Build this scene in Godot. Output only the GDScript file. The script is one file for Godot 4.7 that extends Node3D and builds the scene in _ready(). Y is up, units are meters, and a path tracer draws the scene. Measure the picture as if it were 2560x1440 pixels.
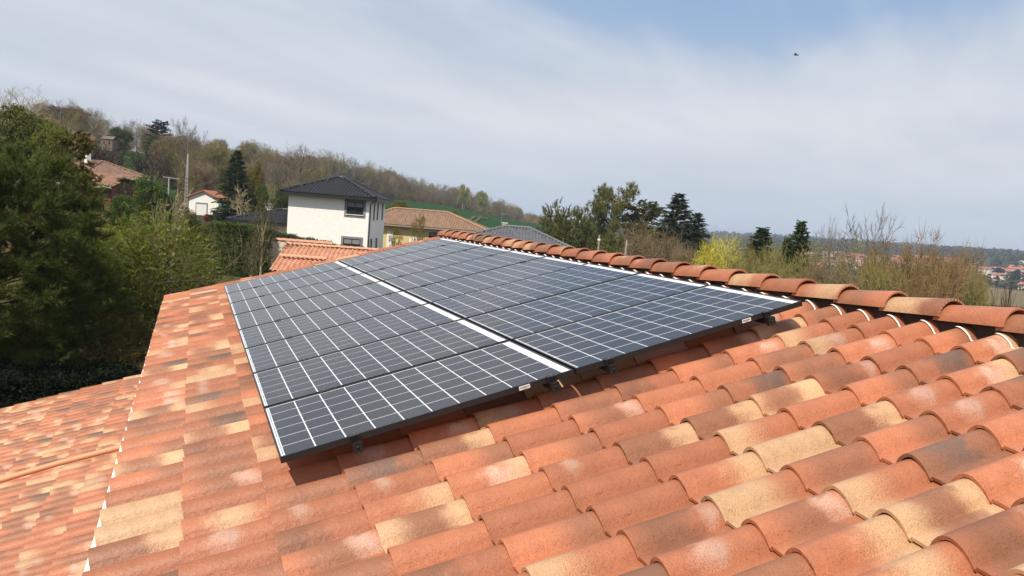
extends Node3D
# A tiled roof with sixteen solar panels, seen from the roof, with neighbouring houses and a wooded hill behind.
# World: x = across the roof towards its ridge, y = up, -z = along the ridge away from the camera; metres.

const SLOPE := 0.27127          # pitch of the main roof, radians
var rng := RandomNumberGenerator.new()
var used := {}
var mats := {}
var ground_noise := FastNoiseLite.new()

func _ready():
	rng.seed = 7
	setup_view()
	make_materials()
	make_terrain()
	make_main_house()
	make_lower_wing()
	make_solar_array()
	make_neighbours()
	make_vegetation()
	make_small_things()

# ------------------------------------------------------------------ camera, sky, sun
func setup_view():
	var cam := Camera3D.new()
	cam.name = "camera"
	add_child(cam)
	cam.transform = Transform3D(Basis(Vector3(0.923084, 0.078804, 0.376437), Vector3(-0.039411, 0.993012, -0.111237), Vector3(-0.382573, 0.087845, 0.919740)), Vector3(-0.4563, 1.2976, 3.9910))
	cam.fov = 40.664
	cam.near = 0.05
	cam.far = 9000.0
	cam.current = true
	var we := WorldEnvironment.new()
	we.name = "world_environment"
	var env := Environment.new()
	env.background_mode = Environment.BG_SKY
	env.tonemap_mode = Environment.TONE_MAPPER_LINEAR
	env.tonemap_exposure = 1.0
	env.sdfgi_enabled = true
	env.ssao_enabled = true
	env.ssil_enabled = true
	env.fog_enabled = true
	env.fog_density = 0.00026
	env.fog_light_color = Color(0.80, 0.86, 0.95)
	var sky := Sky.new()
	var sm := PanoramaSkyMaterial.new()
	sm.panorama = ImageTexture.create_from_image(sky_image())
	sky.sky_material = sm
	env.sky = sky
	we.environment = env
	add_child(we)
	var sun := DirectionalLight3D.new()
	sun.name = "sun"
	sun.light_energy = 1.6
	sun.light_color = Color(1.0, 0.955, 0.89)
	sun.light_angular_distance = 0.6
	sun.shadow_enabled = true
	add_child(sun)
	sun.look_at_from_position(Vector3(-5.35, 8.9, 4.8), Vector3.ZERO, Vector3.UP)

func sky_image() -> Image:
	var w := 2048
	var h := 1024
	var n1 := FastNoiseLite.new()
	n1.seed = 11
	n1.noise_type = FastNoiseLite.TYPE_SIMPLEX_SMOOTH
	n1.frequency = 1.0
	n1.fractal_octaves = 5
	n1.fractal_gain = 0.52
	var n2 := FastNoiseLite.new()
	n2.seed = 23
	n2.noise_type = FastNoiseLite.TYPE_SIMPLEX_SMOOTH
	n2.frequency = 1.0
	n2.fractal_octaves = 3
	var data := PackedFloat32Array()
	data.resize(w * h * 3)
	for j in h:
		var el := (0.5 - (j + 0.5) / h) * PI
		var sy := sin(maxf(el, 0.0))
		# thin air: pale and hazy at the horizon, bluer overhead
		var t := pow(1.0 - sy, 1.9)
		var br := lerpf(0.28, 0.575, t)
		var bg := lerpf(0.41, 0.655, t)
		var bb := lerpf(0.63, 0.75, t)
		for i in w:
			var k := (j * w + i) * 3
			if el < -0.02:
				data[k] = 0.30
				data[k + 1] = 0.31
				data[k + 2] = 0.30
				continue
			# azimuth measured from -z, positive to +x
			var az := wrapf((i + 0.5) / w * TAU, -PI, PI)
			# clouds on a high sheet: project the direction on a plane far overhead so that they thin out to streaks at the horizon
			var p := 1.0 / (sy + 0.10)
			var cx := sin(az) * cos(el) * p
			var cz := cos(az) * cos(el) * p
			var ux := cx * 0.80 + cz * 0.60
			var uz := -cx * 0.60 + cz * 0.80
			var wisp := n1.get_noise_3d(ux * 0.42 + 3.0, uz * 1.15, 0.0) * 0.5 + 0.5
			var sheet := n2.get_noise_3d(cx * 0.24 + 9.1, cz * 0.24 - 2.0, 4.0) * 0.5 + 0.5
			# clearer air in a wide opening to the right of the view, high up
			var da := az - 0.66
			var opening := exp(-(da * da) / 0.17) * smoothstep(0.15, 0.29, el) * (1.0 - smoothstep(0.42, 0.8, el))
			var c := clampf(sheet * 1.05 + 0.20 - opening * 0.8, 0.0, 1.0)
			c = clampf(c * 0.72 + (wisp - 0.47) * (0.40 + opening * 1.5), 0.0, 1.0)
			c = smoothstep(0.06, 0.80, c) * smoothstep(-0.01, 0.12, el)
			var clear := opening * 0.5
			var cl := 0.70 * (1.0 + (wisp - 0.5) * 0.16)
			data[k] = lerpf(br * (1.0 - clear * 0.60), cl, c)
			data[k + 1] = lerpf(bg * (1.0 - clear * 0.30), cl * 1.04, c)
			data[k + 2] = lerpf(bb, cl * 1.125, c)
	return Image.create_from_data(w, h, false, Image.FORMAT_RGBF, data.to_byte_array())

# ------------------------------------------------------------------ helpers
class MB:
	var v := PackedVector3Array()
	var n := PackedVector3Array()
	var uv := PackedVector2Array()
	var c := PackedColorArray()
	var ix := PackedInt32Array()
	var col := Color.WHITE
	func quad(a: Vector3, b: Vector3, cc: Vector3, d: Vector3):   # counter-clockwise seen from outside
		var k := v.size()
		var nn := (b - a).cross(d - a)
		if nn.length_squared() < 1e-14:
			nn = (cc - b).cross(d - b)
		nn = nn.normalized()
		v.append_array(PackedVector3Array([a, b, cc, d]))
		n.append_array(PackedVector3Array([nn, nn, nn, nn]))
		uv.append_array(PackedVector2Array([Vector2(0, 1), Vector2(1, 1), Vector2(1, 0), Vector2(0, 0)]))
		c.append_array(PackedColorArray([col, col, col, col]))
		ix.append_array(PackedInt32Array([k, k + 2, k + 1, k, k + 3, k + 2]))
	func tri(a: Vector3, b: Vector3, cc: Vector3):
		var k := v.size()
		var nn := (b - a).cross(cc - a).normalized()
		v.append_array(PackedVector3Array([a, b, cc]))
		n.append_array(PackedVector3Array([nn, nn, nn]))
		uv.append_array(PackedVector2Array([Vector2(0, 1), Vector2(1, 1), Vector2(0.5, 0)]))
		c.append_array(PackedColorArray([col, col, col]))
		ix.append_array(PackedInt32Array([k, k + 2, k + 1]))
	func tri_n(a: Vector3, b: Vector3, cc: Vector3, nn: Vector3):
		var k := v.size()
		v.append_array(PackedVector3Array([a, b, cc]))
		n.append_array(PackedVector3Array([nn, nn, nn]))
		uv.append_array(PackedVector2Array([Vector2(0, 1), Vector2(1, 1), Vector2(0.5, 0)]))
		c.append_array(PackedColorArray([col, col, col]))
		ix.append_array(PackedInt32Array([k, k + 2, k + 1]))
	func box(lo: Vector3, hi: Vector3, t := Transform3D()):
		var p := []
		for i in 8:
			p.append(t * Vector3(hi.x if i & 1 else lo.x, hi.y if i & 2 else lo.y, hi.z if i & 4 else lo.z))
		quad(p[4], p[5], p[7], p[6])
		quad(p[1], p[0], p[2], p[3])
		quad(p[5], p[1], p[3], p[7])
		quad(p[0], p[4], p[6], p[2])
		quad(p[6], p[7], p[3], p[2])
		quad(p[0], p[1], p[5], p[4])
	func tube(pts: Array, rad: Array, sides: int, cap := false):
		var ring := []
		var count := pts.size()
		var ref := Vector3(0.31, 0.17, 0.93)
		for i in count:
			var d: Vector3 = (pts[mini(i + 1, count - 1)] - pts[maxi(i - 1, 0)]).normalized()
			var a := d.cross(ref).normalized()
			var b := d.cross(a)
			var base := v.size()
			for s in sides:
				var th := TAU * s / sides
				var nn := a * cos(th) + b * sin(th)
				v.append(pts[i] + nn * rad[i])
				n.append(nn)
				uv.append(Vector2(float(s) / sides, float(i) / count))
				c.append(col)
			ring.append(base)
		for i in count - 1:
			for s in sides:
				var s2 := (s + 1) % sides
				var a: int = ring[i] + s
				var b: int = ring[i] + s2
				var e: int = ring[i + 1] + s
				var f: int = ring[i + 1] + s2
				ix.append_array(PackedInt32Array([a, e, b, b, e, f]))
		if cap:
			for s in range(1, sides - 1):
				ix.append_array(PackedInt32Array([ring[0], ring[0] + s, ring[0] + s + 1, ring[count - 1], ring[count - 1] + s + 1, ring[count - 1] + s]))
	func sheet(grid: Array, uvs := []):   # rows of points, smooth normals; rows run along +a, columns along +b, normal = a x b
		var rows := grid.size()
		var cols: int = grid[0].size()
		var base := v.size()
		for i in rows:
			for j in cols:
				var da: Vector3 = grid[mini(i + 1, rows - 1)][j] - grid[maxi(i - 1, 0)][j]
				var db: Vector3 = grid[i][mini(j + 1, cols - 1)] - grid[i][maxi(j - 1, 0)]
				v.append(grid[i][j])
				n.append(da.cross(db).normalized())
				uv.append(uvs[i][j] if uvs else Vector2(float(i) / (rows - 1), float(j) / (cols - 1)))
				c.append(col)
		for i in rows - 1:
			for j in cols - 1:
				var a := base + i * cols + j
				ix.append_array(PackedInt32Array([a, a + 1, a + cols, a + 1, a + cols + 1, a + cols]))
	func mesh() -> ArrayMesh:
		var arr := []
		arr.resize(Mesh.ARRAY_MAX)
		arr[Mesh.ARRAY_VERTEX] = v
		arr[Mesh.ARRAY_NORMAL] = n
		arr[Mesh.ARRAY_TEX_UV] = uv
		arr[Mesh.ARRAY_COLOR] = c
		arr[Mesh.ARRAY_INDEX] = ix
		var m := ArrayMesh.new()
		m.add_surface_from_arrays(Mesh.PRIMITIVE_TRIANGLES, arr)
		return m

func numbered(called: String) -> String:
	var k: int = used.get(called, 0)
	used[called] = k + 1
	return called if k == 0 else "%s_%03d" % [called, k]

func thing(called: String, label: String, category: String, at := Vector3.ZERO, turn := 0.0, group := "") -> Node3D:
	var o := Node3D.new()
	o.name = numbered(called)
	add_child(o)
	o.position = at
	o.rotation.y = turn
	tag(o, label, category, group)
	return o

func tag(o: Node, label: String, category: String, group := ""):
	o.set_meta("label", label)
	o.set_meta("category", category)
	if group:
		o.set_meta("group", group)

func part(called: String, m: Mesh, mat: Material, parent: Node, t := Transform3D()) -> MeshInstance3D:
	var o := MeshInstance3D.new()
	o.name = called
	o.mesh = m
	o.material_override = mat
	o.transform = t
	parent.add_child(o, true)
	return o

func many(called: String, m: Mesh, mat: Material, parent: Node, places: Array, colors := []) -> MultiMeshInstance3D:
	var mm := MultiMesh.new()
	mm.transform_format = MultiMesh.TRANSFORM_3D
	mm.use_colors = colors.size() > 0
	mm.mesh = m
	mm.instance_count = places.size()
	for i in places.size():
		mm.set_instance_transform(i, places[i])
		if colors:
			mm.set_instance_color(i, colors[i])
	var o := MultiMeshInstance3D.new()
	o.name = called
	o.multimesh = mm
	o.material_override = mat
	parent.add_child(o, true)
	return o

func lin(r: float, g: float, b: float) -> Color:   # a real-world (linear) colour as the sRGB value that materials take
	return Color(r, g, b).linear_to_srgb()

func plain(r: float, g: float, b: float, rough := 0.8, metal := 0.0, spec := 0.5) -> StandardMaterial3D:
	var m := StandardMaterial3D.new()
	m.albedo_color = lin(r, g, b)
	m.roughness = rough
	m.metallic = metal
	m.metallic_specular = spec
	return m

func noise_tex(freq: float, octaves: int, sd: int, low: Color, high: Color, size := 256, normal := false, bump := 4.0) -> NoiseTexture2D:
	var f := FastNoiseLite.new()
	f.seed = sd
	f.frequency = freq
	f.fractal_octaves = octaves
	var t := NoiseTexture2D.new()
	t.width = size
	t.height = size
	t.seamless = true
	t.noise = f
	t.as_normal_map = normal
	if normal:
		t.bump_strength = bump
	else:
		var g := Gradient.new()
		g.set_color(0, low)
		g.set_color(1, high)
		t.color_ramp = g
	return t

func rough_wall(r: float, g: float, b: float, scale := 1.5) -> StandardMaterial3D:   # rendered wall with faint uneven tone and grain
	var m := plain(1, 1, 1, 0.9)
	var c := Color(r, g, b)
	m.albedo_texture = noise_tex(0.02, 5, int(r * 1000.0), (c * 0.95).linear_to_srgb(), (c * 1.05).clamp().linear_to_srgb())
	m.uv1_triplanar = true
	m.uv1_scale = Vector3.ONE * 0.35 * scale
	m.normal_enabled = true
	m.normal_texture = mats.grain
	m.normal_scale = 0.08
	return m

# ------------------------------------------------------------------ materials
const CLAY := Vector3(175, 110, 78)
const SAND := Vector3(195, 157, 119)
const BROWN := Vector3(142, 95, 70)
const SOOT := Vector3(106, 90, 81)
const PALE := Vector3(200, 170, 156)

func make_materials():
	mats.grain = noise_tex(0.22, 3, 5, Color.BLACK, Color.WHITE, 256, true, 3.0)
	mats.tiles = []
	# how each fired tile is coloured: [base, spray, where along the tile, reach, pale patch where (or -1), soot where (or -1)]
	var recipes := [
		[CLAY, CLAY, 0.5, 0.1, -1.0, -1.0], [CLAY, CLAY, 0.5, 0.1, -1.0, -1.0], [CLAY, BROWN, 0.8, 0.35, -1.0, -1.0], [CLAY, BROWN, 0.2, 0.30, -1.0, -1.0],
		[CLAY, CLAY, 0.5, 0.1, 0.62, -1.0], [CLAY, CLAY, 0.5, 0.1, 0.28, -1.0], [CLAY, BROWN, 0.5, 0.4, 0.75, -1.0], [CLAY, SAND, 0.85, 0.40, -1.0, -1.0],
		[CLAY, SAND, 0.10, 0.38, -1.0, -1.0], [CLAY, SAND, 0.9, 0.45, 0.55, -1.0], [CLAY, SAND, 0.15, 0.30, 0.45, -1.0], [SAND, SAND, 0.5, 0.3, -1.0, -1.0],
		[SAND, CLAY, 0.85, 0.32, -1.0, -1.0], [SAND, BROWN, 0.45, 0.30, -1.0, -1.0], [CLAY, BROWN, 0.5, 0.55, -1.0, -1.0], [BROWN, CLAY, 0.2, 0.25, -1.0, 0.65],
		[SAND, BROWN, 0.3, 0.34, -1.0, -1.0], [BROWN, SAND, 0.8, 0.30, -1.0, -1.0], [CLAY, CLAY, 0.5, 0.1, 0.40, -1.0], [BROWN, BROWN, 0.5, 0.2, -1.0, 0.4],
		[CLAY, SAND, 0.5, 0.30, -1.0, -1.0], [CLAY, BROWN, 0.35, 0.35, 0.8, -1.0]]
	var bump := noise_tex(0.06, 4, 77, Color.BLACK, Color.WHITE, 256, true, 2.5)
	for i in recipes.size():
		var m := plain(1, 1, 1, 0.52, 0.0, 0.45)
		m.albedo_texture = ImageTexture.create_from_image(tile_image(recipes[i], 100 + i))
		m.normal_enabled = true
		m.normal_texture = bump
		m.normal_scale = 0.35
		m.uv1_scale = Vector3(1, 1, 1)
		mats.tiles.append(m)
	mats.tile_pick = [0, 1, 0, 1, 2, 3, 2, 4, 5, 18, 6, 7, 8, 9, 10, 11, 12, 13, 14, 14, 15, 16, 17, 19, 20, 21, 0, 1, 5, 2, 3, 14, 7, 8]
	mats.clay_far = plain(1, 1, 1, 0.75)
	mats.clay_far.vertex_color_use_as_albedo = true
	mats.black_metal = plain(0.016, 0.016, 0.017, 0.42, 0.0, 0.5)
	mats.steel = plain(0.55, 0.55, 0.56, 0.35, 0.9)
	mats.dark = plain(0.02, 0.019, 0.018, 0.9)
	mats.white_pvc = plain(0.78, 0.77, 0.74, 0.6)
	mats.board = plain(0.20, 0.15, 0.10, 0.9)
	mats.backsheet = plain(0.84, 0.84, 0.85, 0.5)
	mats.ribbon = plain(0.45, 0.46, 0.48, 0.4, 0.6)
	mats.cell = plain(1, 1, 1, 0.5, 0.0, 0.08)
	mats.cell.albedo_texture = ImageTexture.create_from_image(cell_image())
	mats.glass = plain(1, 1, 1, 0.03, 0.0, 0.45)
	mats.glass.transparency = BaseMaterial3D.TRANSPARENCY_ALPHA
	mats.glass.albedo_color = Color(1, 1, 1, 0.03)
	mats.conduit = plain(0.66, 0.29, 0.15, 0.55)
	mats.wall_white = rough_wall(0.86, 0.845, 0.81)
	mats.wall_cream = rough_wall(0.70, 0.62, 0.47)
	mats.wall_yellow = rough_wall(0.62, 0.50, 0.24)
	mats.grey_trim = plain(0.20, 0.20, 0.215, 0.7)
	mats.pane = plain(0.02, 0.022, 0.026, 0.06, 0.0, 0.5)
	mats.roof_black = plain(0.017, 0.0175, 0.019, 0.55)
	mats.roof_grey = plain(0.12, 0.123, 0.135, 0.6)

func tile_image(recipe: Array, sd: int) -> Image:
	var w := 224
	var h := 144
	var r := RandomNumberGenerator.new()
	r.seed = sd
	var f := FastNoiseLite.new()
	f.seed = sd
	f.frequency = 0.018
	f.fractal_octaves = 4
	var g := FastNoiseLite.new()
	g.seed = sd + 9
	g.frequency = 0.33
	g.fractal_octaves = 2
	var base: Vector3 = recipe[0]
	var spray: Vector3 = recipe[1]
	var shade := 0.91 + r.randf() * 0.17
	var data := PackedByteArray()
	data.resize(w * h * 3)
	var pv := 0.22 + r.randf() * 0.40
	var pu := r.randf_range(0.12, 0.30)
	var pw := r.randf_range(0.18, 0.42)
	for j in h:
		var v := float(j) / h
		for i in w:
			var u := float(i) / w
			var low := f.get_noise_2d(i, j)
			var fine := g.get_noise_2d(i * 1.0, j * 1.8)
			var grit := r.randf() - 0.5
			var c := base
			# sprayed slip: the edge of the patch breaks up into grains
			var du: float = absf(u - float(recipe[2]) + low * 0.09) / float(recipe[3])
			var k := clampf((1.05 - du) * 1.5 + fine * 0.6 + grit * 0.55, 0.0, 1.0)
			c = c.lerp(spray, k * 0.95)
			if recipe[4] >= 0.0:  # whitish patch with a grainy rim, mixed into the tile colour
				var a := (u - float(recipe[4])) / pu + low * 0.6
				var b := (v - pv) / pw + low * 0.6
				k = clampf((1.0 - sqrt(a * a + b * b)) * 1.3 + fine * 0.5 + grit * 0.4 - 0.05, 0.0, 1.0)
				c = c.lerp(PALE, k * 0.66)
			if recipe[5] >= 0.0:
				var a2 := (u - float(recipe[5])) / 0.36 + low * 0.9
				var b2 := (v - 0.4) / 0.5 + low * 0.7
				k = clampf((1.1 - sqrt(a2 * a2 + b2 * b2)) * 1.1 + fine * 0.3 + grit * 0.3, 0.0, 1.0)
				c = c.lerp(SOOT, k * 0.7)
			# pits and fire specks in the clay
			if fine < -0.40 and grit > -0.05:
				c *= 0.70
			c *= shade * (1.0 + low * 0.06 + fine * 0.05 + grit * 0.07)
			var at := (j * w + i) * 3
			data[at] = clampi(int(c.x), 0, 255)
			data[at + 1] = clampi(int(c.y), 0, 255)
			data[at + 2] = clampi(int(c.z), 0, 255)
	return Image.create_from_data(w, h, false, Image.FORMAT_RGB8, data)

func cell_image() -> Image:
	var n := 64
	var im := Image.create_empty(n, n, false, Image.FORMAT_RGB8)
	im.fill(Color8(18, 18, 24))
	for k in 5:
		im.fill_rect(Rect2i(0, 6 + k * 13, n, 1), Color8(58, 59, 66))
	for k in 16:
		im.fill_rect(Rect2i(k * 4, 0, 1, n), Color8(21, 21, 28))
	return im

# ------------------------------------------------------------------ the tiled roofs
const TILE_PITCH := 0.2450     # one roll to the next
const TILE_COURSE := 0.4025    # one course to the next
const TILE_CREST := 0.109      # crest above the bed at the lower end

func tile_profile() -> Array:   # (z, y) of the upper face, from the far side of the roll to the near side
	var pts := []
	for i in 13:
		var a := float(i) / 12.0
		pts.append(Vector2(0.002 + a * 0.163, 0.012 + 0.072 * pow(sin(PI * a), 0.70)))
	pts.append(Vector2(0.173, 0.0105))
	pts.append(Vector2(0.177, 0.0210))
	pts.append(Vector2(0.216, 0.0170))
	pts.append(Vector2(0.249, 0.0105))
	return pts

func tile_mesh() -> ArrayMesh:
	var b := MB.new()
	var prof := tile_profile()
	var under := []
	var count := prof.size()
	for i in count:
		var d: Vector2 = (prof[mini(i + 1, count - 1)] - prof[maxi(i - 1, 0)]).normalized()
		under.append(prof[i] - Vector2(-d.y, d.x) * 0.0150)
	var length := 0.455
	var lift := 0.025
	var top := []
	var bot := []
	var uvs := []
	for e in 4:
		var x: float = [0.0, 0.004, 0.25, length][e]
		var rowt := []
		var rowb := []
		var rowu := []
		for i in count:
			var s := lift * (1.0 - x / length)
			var cut := 0.001 if e == 0 else 0.0    # a worn lower edge
			rowt.append(Vector3(x, prof[i].y + s - cut, prof[i].x))
			rowb.append(Vector3(x, under[i].y + s, under[i].x))
			rowu.append(Vector2(x / length, prof[i].x / 0.25))
		top.append(rowt)
		bot.append(rowb)
		uvs.append(rowu)
	# upper face: rows along x, columns along z: a x b = x cross z = -y, so run the rows backwards
	top.reverse()
	uvs.reverse()
	b.sheet(top, uvs)
	top.reverse()
	uvs.reverse()
	b.sheet([bot[0], bot[3]], [uvs[0], uvs[3]])
	# the lower end
	for i in count - 1:
		b.quad(bot[0][i], bot[0][i + 1], top[0][i + 1], top[0][i])
		for q in 4:
			b.uv[b.uv.size() - 4 + q] = Vector2(0.01, prof[i].x / 0.25)
	# the two long edges
	b.quad(bot[3][0], bot[0][0], top[0][0], top[3][0])
	b.quad(bot[0][count - 1], bot[3][count - 1], top[3][count - 1], top[0][count - 1])
	return b.mesh()

func ridge_tile_mesh(length := 0.455, r0 := 0.128, r1 := 0.108, flat := 0.88, lift := 0.026) -> ArrayMesh:
	# half-round, wide raised end at z = 0 (towards the camera), narrow end at z = -length
	var b := MB.new()
	var outer := []
	var inner := []
	var n := 15
	for e in 4:
		var t: float = [0.0, 0.015, 0.5, 1.0][e]
		var r := lerpf(r0, r1, t) - (0.003 if e == 0 else 0.0)
		var ro := []
		var ri := []
		for i in n:
			var a := PI * i / (n - 1)
			var y0 := lift * (1.0 - t)
			ro.append(Vector3(-cos(a) * r, sin(a) * r * flat + y0, -t * length))
			ri.append(Vector3(-cos(a) * (r - 0.013), sin(a) * (r - 0.013) * flat + y0, -t * length))
		outer.append(ro)
		inner.append(ri)
	b.sheet(outer)
	outer.reverse()
	inner.reverse()
	b.sheet(inner)
	inner.reverse()
	outer.reverse()
	for e in [0, 3]:
		for i in n - 1:
			if e == 0:
				b.quad(inner[e][i + 1], inner[e][i], outer[e][i], outer[e][i + 1])
			else:
				b.quad(inner[e][i], inner[e][i + 1], outer[e][i + 1], outer[e][i])
	for s in [0, n - 1]:
		b.quad(outer[0][s], outer[3][s], inner[3][s], inner[0][s])
	return b.mesh()

func pick_tile() -> StandardMaterial3D:
	return mats.tiles[mats.tile_pick[rng.randi() % mats.tile_pick.size()]]

func wobble(t: Transform3D) -> Transform3D:   # tiles never lie perfectly true
	var j := Basis(Vector3(0, 0, 1), rng.randf_range(-0.006, 0.006)) * Basis(Vector3(0, 1, 0), rng.randf_range(-0.007, 0.007)) * Basis(Vector3(1, 0, 0), rng.randf_range(-0.006, 0.006))
	return Transform3D(t.basis * j, t.origin + t.basis * Vector3(rng.randf_range(-0.005, 0.005), rng.randf_range(0.0, 0.002), rng.randf_range(-0.0025, 0.0025)))

func clay_tint() -> Color:
	var k := rng.randf()
	var c := Color(0.40, 0.15, 0.068)
	if k > 0.78:
		c = Color(0.52, 0.335, 0.185)
	elif k > 0.66:
		c = Color(0.21, 0.10, 0.058)
	elif k > 0.6:
		c = Color(0.5, 0.33, 0.26)
	return c * rng.randf_range(0.85, 1.1)

var the_tile: ArrayMesh

func lay_tiles(parent: Node3D, s0: float, courses: int, d0: float, d1: float, eye: Vector3, hidden: Callable, most: int, last_cut := 1.0):
	# all tiles of one slope, in the slope's own axes (x up the slope, z towards the camera); the nearest visible ones are parts, the rest one part
	var all := []
	for k in courses:
		var rolls := int((d1 - d0) / TILE_PITCH)
		for i in rolls:
			var s := s0 + k * TILE_COURSE
			var d := d0 + i * TILE_PITCH
			var o := Vector3(s, 0.0, -d - TILE_PITCH)
			all.append([o, (o + Vector3(0.2, 0, 0.12)).distance_to(eye), hidden.call(s + 0.2, d + 0.12), last_cut if k == courses - 1 else 1.0])
	all.sort_custom(func(a, b): return (a[1] + (1000.0 if a[2] else 0.0)) < (b[1] + (1000.0 if b[2] else 0.0)))
	var rest := []
	var tint := []
	for q in all.size():
		var t := wobble(Transform3D(Basis.from_scale(Vector3(all[q][3], 1, 1)), all[q][0]))
		if q < most and not all[q][2]:
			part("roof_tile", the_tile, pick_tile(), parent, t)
		else:
			rest.append(t)
			tint.append(clay_tint())
	if rest:
		var o := many("roof_tiles", the_tile, mats.clay_far, parent, rest, tint)
		o.set_meta("kind", "stuff")

func make_main_house():
	the_tile = tile_mesh()
	var house := thing("tiled_house", "terracotta tiled house roof in the foreground carrying the solar panels", "house")
	var su := Vector3(cos(SLOPE), sin(SLOPE), 0)
	var n := Vector3(-sin(SLOPE), cos(SLOPE), 0)
	var frame := Transform3D(Basis(su, n, Vector3(0, 0, 1)), -n * (0.14 + TILE_CREST))
	var near := -4.4
	var far := 9.72
	var b := MB.new()
	b.box(Vector3(-0.86, -0.06, -far), Vector3(3.93, -0.012, -near))
	var slope := part("roof_slope", b.mesh(), mats.dark, house, frame)
	var eye := frame.affine_inverse() * Vector3(-0.456, 1.298, 3.991)
	lay_tiles(slope, -0.915, 12, near, far, eye, func(s, d): return (s > 0.25 and s < 3.1 and d > 0.25 and d < 7.9) or not in_frame(frame * Vector3(s, 0.05, -d)), 300, 0.88)
	# verge tiles along the far end
	var vm := verge_mesh()
	for k in 12:
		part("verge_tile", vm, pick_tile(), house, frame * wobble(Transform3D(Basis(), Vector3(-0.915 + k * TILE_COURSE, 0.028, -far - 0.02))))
	# ridge
	var rx := 3.845
	var ry := 0.892
	var rm := ridge_tile_mesh()
	for k in 36:
		var z := 4.3 - k * 0.404
		if z - 0.404 < -far - 0.35:
			break
		var t := Transform3D(Basis(Vector3(0, 0, 1), rng.randf_range(-0.02, 0.02)) * Basis(Vector3(0, 1, 0), rng.randf_range(-0.012, 0.012)), Vector3(rx + rng.randf_range(-0.004, 0.004), ry, z))
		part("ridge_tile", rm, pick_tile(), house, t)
	# white closure strip dabbed over the upper ends of the rolls, under the ridge tiles
	var strip := strip_mesh()
	var rolls := int((far - near) / TILE_PITCH)
	for i in rolls:
		part("closure_strip", strip, mats.white_pvc, house, frame * Transform3D(Basis(), Vector3(-0.915 + 12 * TILE_COURSE - 0.106 + rng.randf_range(-0.01, 0.01), 0.0, -(near + i * TILE_PITCH) - TILE_PITCH)))
	b = MB.new()
	b.box(Vector3(rx - 0.06, ry - 0.28, -far), Vector3(rx + 0.06, ry + 0.03, -near))
	part("ridge_beam", b.mesh(), plain(0.05, 0.035, 0.028, 0.95), house)
	# the slope behind the ridge
	var su2 := Vector3(-cos(SLOPE), sin(SLOPE), 0)
	var n2 := Vector3(sin(SLOPE), cos(SLOPE), 0)
	var top := Vector3(rx, ry - 0.045, 0)
	var frame2 := Transform3D(Basis(su2, n2, Vector3(0, 0, -1)), top - su2 * 5.0 - n2 * 0.06)
	b = MB.new()
	b.box(Vector3(0.0, -0.06, near), Vector3(4.95, -0.012, far))
	var back := part("back_slope", b.mesh(), mats.dark, house, frame2)
	var places := []
	var tint := []
	for k in 12:
		for i in rolls:
			places.append(wobble(Transform3D(Basis(), Vector3(0.05 + k * TILE_COURSE, 0, near + i * TILE_PITCH))))
			tint.append(clay_tint())
	many("roof_tiles", the_tile, mats.clay_far, back, places, tint).set_meta("kind", "stuff")
	# eaves board and walls
	b = MB.new()
	b.box(Vector3(-0.958, -0.20, -far - 0.02), Vector3(-0.905, 0.012, -near))
	part("eaves_board", b.mesh(), mats.white_pvc, house, frame)
	b = MB.new()
	b.box(Vector3(-0.40, -4.8, -far + 0.25), Vector3(8.1, -0.62, -near))
	part("wall", b.mesh(), mats.wall_cream, house)
	b = MB.new()
	b.box(Vector3(rx - 3.0, -0.62, -far + 0.25), Vector3(rx + 3.0, 0.0, -far + 0.45))
	part("gable_wall", b.mesh(), mats.wall_cream, house)

func verge_mesh() -> ArrayMesh:   # rounded edge tile that turns down over the far end
	var b := MB.new()
	var rows := []
	for x in [0.455, 0.25, 0.0]:
		var row := []
		for i in 9:
			var a := PI * i / 8.0
			row.append(Vector3(x, 0.012 + 0.05 * sin(a) + 0.016 * (1.0 - x / 0.455), -0.10 * cos(a) - 0.06))
		rows.append(row)
	b.sheet(rows)
	for i in 8:
		var p: Vector3 = rows[2][i]
		var q: Vector3 = rows[2][i + 1]
		b.quad(Vector3(0, p.y - 0.014, p.z), Vector3(0, q.y - 0.014, q.z), q, p)
	b.quad(Vector3(0.455, -0.14, -0.165), Vector3(0, -0.14, -0.165), Vector3(0, 0.03, -0.16), Vector3(0.455, 0.03, -0.16))
	return b.mesh()

func strip_mesh() -> ArrayMesh:
	var b := MB.new()
	var prof := tile_profile()
	var g := []
	for x in [0.014, 0.0]:
		var row := []
		for i in range(5, 14):
			row.append(Vector3(x, prof[i].y + 0.0185, prof[i].x))
		g.append(row)
	b.sheet(g)
	return b.mesh()

func in_frame(p: Vector3) -> bool:   # does the photograph show this place at all
	var q := (get_node("camera") as Camera3D).transform.affine_inverse() * p
	return q.z < -0.3 and absf(q.x / -q.z) < 0.69 and absf(q.y / -q.z) < 0.40

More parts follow.
